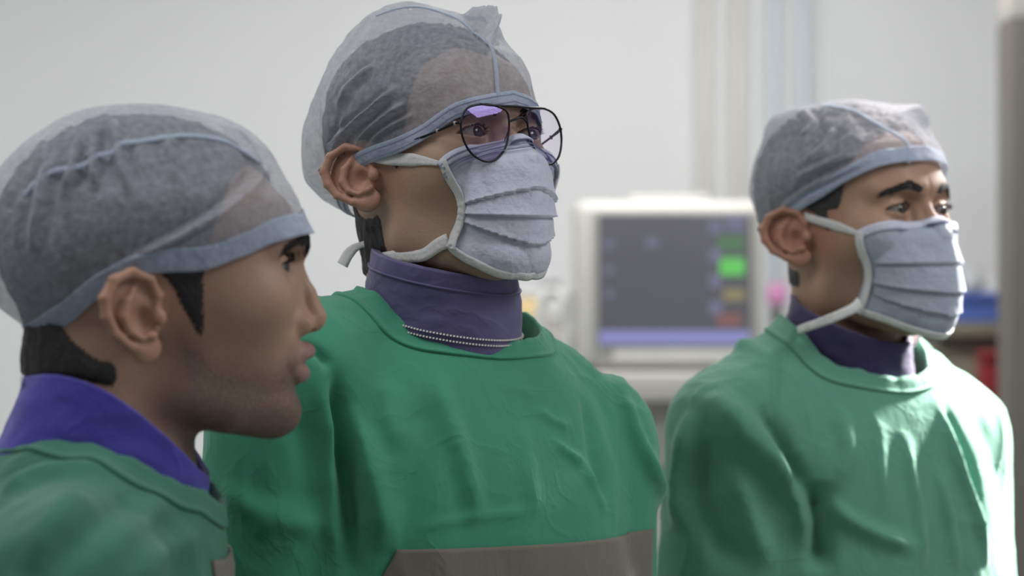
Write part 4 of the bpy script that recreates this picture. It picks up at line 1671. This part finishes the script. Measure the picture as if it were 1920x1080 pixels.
# ------------------------------------------------------------------ person in the middle: mask and spectacles
def person_b():
    H = Head(GENERIC, px(893, 247, 2.0), 42, 12, 0)
    H.anchor((.0905, -.0315, .013), px(893, 247, 2.0))
    NB = px(830, 605, 2.09)
    Tr = Torso(NB, 36, sh_drop=(.048, .120), sh_half=(.160, .160), arms=[((-.01, -.02, -.30), (.20, .06, -.14))] * 2, hole=(.076, .086, .1), hole_c=(.002, .004), trap=.008)
    root = empty('person', (float(NB[0]), float(NB[1]), 0), 'man in the middle wearing wire spectacles, face mask, tall blue cap and green gown', 'person', 'surgical team')
    feet = [np.array([NB[0] - .10, 2.03, 0]), np.array([NB[0] + .08, 2.15, 0])]
    nk = (H.tow(np.array([-.026, 0, -.03])), NB + np.array([.0, 0, -.02]), .055, .058)

    def stub(x, y, z):
        return smoothstep(-.02, -.05, z) * smoothstep(.0, .03, x)
    body, fb = build_body(root, H, Tr, nk, M['skin_b'], feet, lambda h, Q: base_attr(h, Q, .35, stub))
    build_eyes(root, H, (1, .10, -.02))
    build_lashes(root, H)
    build_brows(root, H, M['hair'], 240, .0042, -.003)
    hl = dict(front=.078, temple=.048, ear_z=.012, sb=(.010, .032, -.014), back=-.012, nape=-.080)
    build_hair(root, H, hl, M['scalp'], fb)
    core = lambda P: H.core(H.tol(P))
    on = lambda x, y: cast(core, x, y, 1.6, 2.08, .018)
    spec = dict(hem=[(.099, 0, .034), (.085, .045, .026), (.06, .062, .014), (.03, .07, .009), (.0, .075, .007), (-.03, .07, .004), (-.06, .055, -.012), (-.085, .03, -.022), (-.09, 0, -.026)],
                off=.010, c=(-.004, 0, .05), band=.013, gather=.003, gfreq=8,
                bumps=[((-.09, -.03, .03), .45, .018), ((-.01, -.03, .14), .5, .010), (tuple(H.tol(on(925, 32)[None])[0]), .14, .010), ((.07, .055, .06), .40, -.010)],
                folds=[([on(*p) for p in k], w, h) for k, w, h in [
                    ([(735, 165), (690, 205), (640, 245), (612, 290)], .0028, .0035),
                    ([(760, 190), (720, 215), (680, 245), (650, 280)], .003, .0025),
                    ([(700, 120), (660, 150), (630, 200)], .004, .0025),
                    ([(770, 215), (720, 240), (680, 270)], .0025, .002),
                    ([(640, 215), (628, 250), (612, 290)], .003, .0025),
                    ([(760, 60), (758, 90), (745, 110)], .003, .0016), ([(872, 22), (905, 26), (932, 30)], .003, .0045), ([(932, 32), (926, 52), (917, 75)], .003, .005), ([(880, 40), (905, 45), (915, 60)], .005, -.004)]],
                seams=[([on(*p) for p in [(700, 20), (780, 8), (850, 25), (890, 50), (917, 75), (935, 110), (950, 160), (957, 195)]], .0035)])
    build_cap(root, H, spec, None)
    build_mask(root, H, dict(
        centre=[(.1055, .003), (.1190, -.008), (.1225, -.021), (.1190, -.045), (.1150, -.063), (.1085, -.083), (.1015, -.098), (.089, -.111)],
        side=[(.071, .056, -.011), (.072, .054, -.022), (.074, .050, -.036), (.074, .048, -.048), (.068, .047, -.058), (.060, .046, -.068), (.054, .045, -.077)],
        pleats=[(.40, .0032, .10), (.58, .0036, .0), (.76, .0036, -.12)], stitch=True,
        ties=[([(.072, -.057, -.011), (.045, -.068, -.001), (.02, -.074, .006), (-.002, -.077, .014), (-.02, -.074, .016)], (.004, .011, .010, .007, .006), (0, 0, 1)),
              ([(.058, -.048, -.073), (.035, -.056, -.078), (.0, -.062, -.073), (-.03, -.055, -.070), (-.055, -.035, -.072), (-.07, -.0, -.078)], (.012, .010, .010, .010, .009, .008), (0, 0, 1)),
              ([(.072, .057, -.011), (.045, .068, -.001), (.02, .074, .006), (-.002, .077, .014), (-.02, .074, .016)], (.004, .011, .010, .007, .006), (0, 0, 1)),
              ([(.058, .048, -.073), (.035, .056, -.078), (.0, .062, -.073), (-.03, .055, -.070), (-.055, .035, -.072), (-.07, .0, -.078)], (.012, .010, .010, .010, .009, .008), (0, 0, 1)),
              ([H.tol(px(x_, y_, H.tow(np.array([-.03, -.058, -.07]))[1] + e_)[None])[0] for x_, y_, e_ in ((715, 466, 0), (692, 457, .012), (669, 463, .02), (653, 477, .022), (642, 497, .022))], (.009, .007, .005, .010, .011), (-.5, 0, 1))]))
    build_collar(root, [ring(Tr, px(832, 690, 2.07), .060, .060, -.25, -.06), ring(Tr, px(832, 580, 2.07), .068, .066, -.25, -.06), ring(Tr, px(834, 490, 2.06), .063, .062, -.22, -.06)], M['collar_b'], seed=5, trim=(15, 17), edge=(33,))
    fo = lambda x, y: cast(Tr.solid, x, y, 1.6, 2.25)
    disp = fold_fn([([fo(*p) for p in k], w, h) for k, w, h in [
        ([(628, 690), (640, 780), (644, 880), (652, 980), (655, 1078)], .008, -.011), ([(606, 720), (622, 820), (632, 940), (640, 1075)], .008, .005),
        ([(655, 760), (690, 860), (715, 950), (720, 1040)], .010, .007), ([(815, 690), (840, 780), (872, 880), (895, 985)], .010, .006),
        ([(800, 720), (790, 800), (770, 900), (745, 1000)], .013, -.004), ([(1120, 690), (1180, 780), (1222, 880), (1240, 960)], .009, .006),
        ([(1095, 740), (1115, 840), (1135, 960)], .012, -.004), ([(970, 780), (985, 880), (1000, 965)], .009, .003),
        ([(1035, 828), (1065, 850), (1095, 872)], .004, .003), ([(1005, 765), (1040, 790), (1070, 800)], .004, .0025), ([(1095, 872), (1120, 920), (1140, 960)], .007, .003),
        ([(780, 992), (880, 972), (1000, 958)], .004, .0014), ([(690, 565), (760, 605), (830, 645)], .006, .003), ([(920, 720), (970, 728), (1010, 745)], .004, .002),
        ([(420, 900), (450, 940), (500, 960), (560, 955)], .010, .003), ([(560, 640), (600, 660), (625, 690)], .005, -.004), ([(470, 1000), (520, 985), (600, 990)], .010, .003),
        ([(720, 700), (730, 780), (760, 850)], .010, .003), ([(560, 760), (575, 860), (580, 980)], .014, -.004)]], Tr, 50, .0042, mult=1.7)
    g, V, N = build_gown(root, Tr, M['gown_b'], disp)
    cn = [Tr.tol(fo(*p)[None])[0] for p in ((745, 1030), (1243, 977), (660, 1078))]
    cn[1][1] = min(cn[1][1], .190)
    surface_patch('chest_panel', Tr, disp, M['panel'], g, [(cn[0][1], cn[0][2]), (cn[1][1], cn[1][2]), (cn[1][1], cn[1][2] - .20), (cn[0][1] - .10, cn[0][2] - .20)])
    build_glasses(root, H)
    build_gloves(root, Tr)
    return root, H, Tr


# ------------------------------------------------------------------ person on the right: mask
def person_c():
    H = Head(GENERIC, px(1690, 392, 2.34), 50, 6, 0)
    H.anchor((.0905, -.0315, .013), px(1690, 392, 2.34))
    NB = px(1585, 665, 2.43)
    Tr = Torso(NB, 44, sh_drop=(.080, .095), sh_half=(.150, .140), arms=[((.0, -.03, -.30), (.20, .06, -.14))] * 2, hole=(.074, .080, .15), hole_c=(.010, .0), trap=.026)
    root = empty('person', (float(NB[0]), float(NB[1]), 0), 'man at right with face mask and no spectacles, faded green gown lit on the shoulder', 'person', 'surgical team')
    feet = [np.array([NB[0] - .10, 2.38, 0]), np.array([NB[0] + .08, 2.50, 0])]
    nk = (H.tow(np.array([-.012, 0, -.03])), NB + np.array([.0, 0, -.02]), .054, .058)

    def stub(x, y, z):
        return smoothstep(-.01, -.045, z) * smoothstep(.0, .03, x)
    body, fb = build_body(root, H, Tr, nk, M['skin_c'], feet, lambda h, Q: base_attr(h, Q, .6, stub))
    build_eyes(root, H, (1, .0, -.05))
    build_lashes(root, H)
    build_brows(root, H, M['hair'], 230, .0040, -.001)
    hl = dict(front=.085, temple=.050, ear_z=.016, sb=(.008, .032, -.010), back=-.026, nape=-.050)
    build_hair(root, H, hl, M['scalp_grey'], fb)
    core = lambda P: H.core(H.tol(P))
    on = lambda x, y: cast(core, x, y, 1.9, 2.45, .018)
    spec = dict(hem=[(.098, 0, .060), (.085, .045, .056), (.06, .065, .046), (.03, .075, .032), (.0, .077, .022), (-.03, .072, .008), (-.06, .058, -.012), (-.085, .03, -.026), (-.09, 0, -.03)],
                off=.006, c=(-.004, 0, .055), band=.016, gather=.002, gfreq=7, stitch=False,
                bumps=[(tuple(H.tol(on(1738, 195)[None])[0]), .22, .014), (tuple(H.tol(on(1455, 225)[None])[0]), .28, .012), ((.0, 0, .15), .5, -.004), ((-.10, -.02, .02), .5, -.010)],
                folds=[([on(*p) for p in k], w, h) for k, w, h in [
                    ([(1500, 200), (1520, 225), (1490, 255)], .004, .003), ([(1640, 290), (1580, 320), (1500, 360), (1450, 395)], .003, .003),
                    ([(1600, 330), (1540, 360), (1490, 385)], .003, .0025), ([(1600, 280), (1530, 310), (1480, 335)], .004, .002), ([(1560, 230), (1540, 270), (1500, 300)], .005, .002)]],
                seams=[([on(*p) for p in [(1535, 186), (1600, 195), (1650, 222), (1690, 245), (1715, 265), (1722, 300)]], .004)])
    build_cap(root, H, spec, None)
    build_mask(root, H, dict(
        centre=[(.1055, .000), (.119, -.012), (.1235, -.025), (.1255, -.045), (.1240, -.065), (.1190, -.085), (.112, -.102), (.100, -.113)],
        side=[(.061, .0595, -.008), (.059, .058, -.022), (.059, .056, -.036), (.057, .054, -.048), (.052, .052, -.060), (.047, .050, -.070), (.042, .049, -.078)],
        pleats=[(.40, .003, .0), (.62, .0032, .0), (.80, .003, -.05)], mat=M['mask_shaded'],
        ties=[([(.061, -.0605, -.008), (.042, -.068, .001), (.02, -.074, .010), (-.002, -.077, .018), (-.02, -.074, .020)], (.005, .009, .008, .007, .006), (0, 0, 1)),
              ([H.tol(px(*p)[None])[0] for p in ((1612, 566, 2.335), (1600, 578, 2.33), (1570, 592, 2.325), (1535, 606, 2.33), (1505, 616, 2.345), (1482, 626, 2.43))], (.010, .009, .008, .008, .008), (0, 0, 1)),
              ([(.061, .0605, -.008), (.042, .068, .001), (.02, .074, .010), (-.002, .077, .018), (-.02, .074, .020)], (.005, .009, .008, .007, .006), (0, 0, 1)),
              ([(.044, .050, -.076), (.035, .054, -.088), (.02, .060, -.108), (-.01, .066, -.122), (-.04, .06, -.135)], (.010, .009, .008, .008, .008), (0, 0, 1))]))
    build_collar(root, [ring(Tr, px(1590, 735, 2.42), .070, .066, -.4, -.1), ring(Tr, px(1592, 665, 2.42), .066, .064, -.4, -.1), ring(Tr, px(1596, 595, 2.41), .061, .060, -.4, -.1)], M['collar_c'], seed=7)
    fo = lambda x, y: cast(Tr.solid, x, y, 1.9, 2.6)
    disp = fold_fn([([fo(*p) for p in k], w, h) for k, w, h in [
        ([(1330, 740), (1390, 810), (1440, 880), (1480, 950)], .012, .008), ([(1375, 760), (1450, 860), (1505, 960), (1520, 1060)], .010, .008),
        ([(1420, 760), (1480, 870), (1515, 940)], .010, -.008), ([(1530, 900), (1535, 980), (1535, 1075)], .012, -.014), ([(1535, 930), (1590, 975), (1650, 1005), (1720, 1030)], .008, .005),
        ([(1305, 770), (1280, 880), (1270, 1000)], .012, .007), ([(1330, 820), (1310, 920), (1340, 1000), (1400, 1060)], .012, -.006), ([(1380, 870), (1400, 960), (1440, 1070)], .012, .006),
        ([(1740, 720), (1785, 840), (1825, 960), (1850, 1060)], .007, .005), ([(1765, 740), (1800, 830), (1840, 950)], .010, -.006), ([(1690, 800), (1720, 930), (1735, 1075)], .007, .003), ([(1750, 860), (1780, 970), (1795, 1075)], .007, .003),
        ([(1640, 760), (1650, 850), (1655, 960)], .008, .002), ([(1570, 760), (1590, 850), (1560, 920)], .009, .003),
        ([(1460, 650), (1452, 740), (1445, 800)], .005, -.003), ([(1470, 640), (1540, 680), (1610, 705)], .008, .004), ([(1340, 660), (1400, 650), (1450, 665)], .010, .004)]], Tr, 60, .0040, mult=2.0)
    g, V, N = build_gown(root, Tr, M['gown_c'], disp)
    build_gloves(root, Tr)
    return root, H, Tr


person_a()
person_b()
person_c()


# ------------------------------------------------------------------ things along the back wall
def at(x, y, d):
    return Vector(px(x, y, d))


def pipe(x, mat, label, z0, top):
    p = px(x, 400, WALL_Y - .05)
    r = empty('wall_pipe', (p[0], p[1], z0), label, 'pipe', 'gas pipes on the back wall')
    V, F = tube(np.array([(p[0], p[1], z0), (p[0], p[1], 1.6), (p[0], p[1], top)]), .011, 14)
    mesh('pipe_run', V, F, mat, r)
    for z in (1.4, 2.5):
        V, F = boxes([((p[0], p[1] + .012, z), (.018, .034, .012))])
        mesh('pipe_clip', V, F, mat, r, smooth=False)


pipe(1321, M['pipe_cream'], 'cream vertical wall pipe, leftmost of the four above the monitor', 1.2, 2.9)
pipe(1385, M['pipe_cream'], 'cream vertical wall pipe, second from the left above the monitor', 1.2, 2.9)
pipe(1451, M['pipe_blue'], 'pale blue wall pipe beside the cream pipes, above the right cap', 1.2, 2.9)
pipe(1508, M['pipe_blue'], 'pale blue wall pipe, rightmost of the four above the right cap', 1.2, 2.9)

# patient monitor on its trolley
D_M = 4.5


def mbox(name, x0, y0, x1, y1, d, th, mat, parent, bevel=.006):
    a = px(x0, y0, d); b = px(x1, y1, d)
    c = ((a[0] + b[0]) / 2, d + th / 2, (a[2] + b[2]) / 2)
    return rbox(name, c, (abs(b[0] - a[0]) / 2, th / 2, abs(a[2] - b[2]) / 2), mat, parent, bevel)


tz = px(0, 700, D_M)[2]
tc = px(1250, 700, D_M)
tro = empty('monitor_trolley', (tc[0], D_M + .12, 0), 'beige wheeled trolley carrying the patient monitor', 'trolley')
mbox('shelf', 1112, 697, 1440, 757, D_M - .04, .36, M['beige'], tro, .01)
mbox('column', 1210, 757, 1300, 1500, D_M + .05, .12, M['beige'], tro, .008)
mbox('cross_rail', 1130, 880, 1420, 905, D_M + .03, .05, M['steel'], tro, .005)
rbox('base', (tc[0], D_M + .12, .14), (.24, .22, .03), M['beige'], tro, .01)
for sx in (-1, 1):
    for sy in (-1, 1):
        V, F = tube(np.array([(tc[0] + sx * .2 - .012, D_M + .12 + sy * .18, .055), (tc[0] + sx * .2 + .012, D_M + .12 + sy * .18, .055)]), .055, 16)
        mesh('caster', V, F, M['wire'], tro)
mo = empty('patient_monitor', (tc[0], D_M + .1, tz), 'off-white bedside patient monitor with dark screen and green readout', 'monitor')
mbox('case', 1078, 376, 1428, 692, D_M, .22, M['case'], mo, .02)
mbox('front_bezel', 1112, 392, 1420, 690, D_M - .012, .02, M['case_dark'], mo, .006)
mbox('screen', 1122, 402, 1408, 646, D_M - .016, .008, M['screen'], mo, .002)
mbox('status_bar', 1124, 620, 1406, 645, D_M - .018, .004, M['scr_blue'], mo, 0)
for x0, y0, x1, y1, m in ((1330, 412, 1352, 438, 'scr_lav'), (1362, 404, 1396, 432, 'scr_lav'), (1345, 442, 1395, 470, 'scr_dgreen'), (1330, 466, 1352, 492, 'scr_lav'),
                          (1350, 484, 1396, 516, 'scr_green'), (1330, 514, 1352, 540, 'scr_lav'), (1356, 542, 1396, 564, 'scr_yellow'), (1330, 564, 1354, 590, 'scr_lav'),
                          (1345, 588, 1390, 612, 'scr_red'), (1212, 446, 1234, 464, 'scr_lav'), (1134, 450, 1150, 466, 'scr_lav'), (1134, 500, 1150, 514, 'scr_lav'), (1134, 545, 1150, 558, 'scr_lav')):
    mbox('readout', x0, y0, x1, y1, D_M - .0185, .004, M[m], mo, 0)
mbox('handle', 1180, 366, 1330, 380, D_M + .06, .05, M['case'], mo, .006)
mbox('control_strip', 1150, 655, 1400, 682, D_M - .016, .006, M['case'], mo, .002)
# sensor cables hanging in loops at the left of the monitor
hk = px(1036, 545, D_M)
a = np.linspace(0, 2 * math.pi, 40, endpoint=False)
for k, (rx, rz) in enumerate(((.030, .075), (.024, .062), (.034, .088))):
    V, F = tube(np.stack([hk[0] + .006 * k + rx * np.sin(a), D_M + .05 + .008 * k + 0 * a, hk[2] - rz + rz * np.cos(a)], 1), .0055, 8, True)
    mesh('sensor_cable', V, F, M['white_plastic'], mo)
V, F = tube(np.array([(hk[0] - .02, D_M + .07, hk[2] - .008), (hk[0] + .06, D_M + .07, hk[2] - .010)]), .006, 10)
mesh('cable_hook', V, F, M['grey_box'], mo)

# cabinet behind the team on the left of the monitor, with small supplies
ctz = px(0, 620, 5.0)[2]


def cabinet(x0, x1, ytop, d, mat, label, doors):
    a = px(x0, ytop, d); b = px(x1, ytop, d)
    w = (b[0] - a[0]) / 2; cx = (a[0] + b[0]) / 2; z = a[2]
    c = empty('storage_cabinet', (cx, d + .2, 0), label, 'cabinet', 'cabinets along the back wall')
    rbox('body', (cx, d + .22, z / 2 - .01), (w, .2, z / 2 - .02), mat, c, .005)
    rbox('top', (cx, d + .21, z - .015), (w + .01, .22, .015), mat, c, .005)
    n = doors
    for i in range(n):
        dx = cx - w + (i + .5) * 2 * w / n
        dr = rbox('door', (dx, d + .012, z / 2), (w / n - .008, .010, z / 2 - .08), mat, c, .004)
        V, F = tube(np.array([(dx + w / n * .7, d - .012, z * .62), (dx + w / n * .7, d - .012, z * .72)]), .006, 8)
        mesh('handle', V, F, M['steel'], dr)
    return c, z


cab1, z1 = cabinet(900, 1072, 622, 5.0, M['beige'], 'pale cabinet behind the middle man, left of the monitor', 1)
cab2, z2 = cabinet(1762, 1884, 606, 5.0, M['olive'], 'olive storage cabinet under the blue bin at the right edge', 1)


def jar(x, d, z, r, h, mat, name, label, cat, lid=None):
    p = px(x, 540, d)
    o = empty(name, (p[0], d, z), label, cat)
    prof = [(0.6, 0), (1, .04), (1, .7), (.8, .82), (.55, .88), (.55, 1.0)]
    seg = 20; V = []; F = []
    for q, t in prof:
        for k in range(seg):
            an = 2 * math.pi * k / seg
            V.append((p[0] + r * q * math.cos(an), d + r * q * math.sin(an), z + h * t))
    for i in range(len(prof) - 1):
        for k in range(seg): F.append((i * seg + k, i * seg + (k + 1) % seg, (i + 1) * seg + (k + 1) % seg, (i + 1) * seg + k))
    F.append(tuple(range(seg))[::-1]); F.append(tuple((len(prof) - 1) * seg + k for k in range(seg)))
    mesh('bottle_body', V, F, mat, o)
    V, F = tube(np.array([(p[0], d, z + h * .95), (p[0], d, z + h * 1.12)]), r * .62, 16)
    mesh('lid', V, F, lid or M['white_plastic'], o)
    return o


jar(990, 5.06, z1, .030, .075, M['amber'], 'bottle', 'amber bottle on the cabinet beside the middle man', 'bottle')
jar(1032, 5.10, z1, .032, .10, M['white_plastic'], 'bottle', 'white plastic bottle on the cabinet, left of the monitor', 'bottle', M['grey_box'])

# blue bin and white packs on the right-hand cabinet
bx = px(1838, 575, 5.0)
bb = empty('storage_bin', (bx[0], 5.15, z2), 'blue plastic storage bin on the olive cabinet', 'bin')
hw = 48 * 5.0 / FPX
hz = 58 * 5.0 / FPX
rbox('bin_front', (bx[0], 5.05, z2 + hz / 2), (hw, .008, hz / 2), M['blue_box'], bb, .004)
rbox('bin_back', (bx[0], 5.30, z2 + hz / 2), (hw, .008, hz / 2), M['blue_box'], bb, .004)
for s_ in (-1, 1):
    rbox('bin_side', (bx[0] + s_ * (hw - .008), 5.175, z2 + hz / 2), (.008, .125, hz / 2), M['blue_box'], bb, .004)
rbox('bin_floor', (bx[0], 5.175, z2 + .006), (hw, .125, .006), M['blue_box'], bb, .003)
rbox('bin_lip', (bx[0], 5.045, z2 + hz - .008), (hw + .006, .012, .007), M['blue_box'], bb, .003)
for i, (x, h_) in enumerate(((1812, .10), (1856, .075))):
    q = px(x, 500, 5.37)
    pk = empty('supply_pack', (q[0], 5.37, z2), ('taller' if i == 0 else 'shorter') + ' grey-white supply pack standing behind the blue bin', 'pack', 'packs behind the blue bin')
    rbox('pack_body', (q[0], 5.37, z2 + h_ / 2 + .012), (.024, .04, h_ / 2 + .01), M['grey_box'], pk, .008)
    rbox('pack_flap', (q[0], 5.325, z2 + .012 + h_ * .8), (.018, .004, h_ * .2), M['white_plastic'], pk, .002)
# red box hanging on the cabinet front
rp = px(1866, 722, 4.9)
rb_ = empty('wall_box', (rp[0], 4.96, rp[2] - .055), 'small red box fixed to the cabinet beside the right man', 'box')
rbox('box_body', (rp[0], 4.97, rp[2]), (.020, .032, .055), M['red_box'], rb_, .006)
rbox('box_lid', (rp[0], 4.965, rp[2] + .060), (.022, .036, .008), M['red_box'], rb_, .004)
# pink container on the trolley behind the right man
pp = px(1456, 556, 5.2)
pk = empty('sharps_box', (pp[0], 5.2, 0), 'magenta container on a stand between monitor and right man', 'container')
rbox('box_body', (pp[0], 5.2, pp[2]), (.020, .03, .020), M['pink_box'], pk, .008)
rbox('box_lid', (pp[0], 5.2, pp[2] + .023), (.018, .027, .006), M['pink_box'], pk, .004)
V, F = tube(np.array([(pp[0], 5.2, .02), (pp[0], 5.2, pp[2] - .025)]), .012, 10)
mesh('stand', V, F, M['steel'], pk)
rbox('foot', (pp[0], 5.2, .012), (.09, .09, .012), M['steel'], pk, .005)

# steel door frame at the right edge of the view
fx0 = px(1893, 0, 4.3)[0]
ztop = px(0, 36, 4.3)[2]
fr = empty('door_1', (fx0 + .06, 4.3, 0))
tag(fr, kind='structure')
rbox('jamb', (fx0 + .05, 4.35, ztop / 2), (.05, .06, ztop / 2), M['steel'], fr, .004)
rbox('header', (fx0 + .55, 4.35, ztop + .04), (.55, .06, .04), M['beige'], fr, .004)
rbox('door_leaf', (fx0 + .56, 4.37, ztop / 2), (.45, .02, ztop / 2 - .01), M['steel'], fr, .003)
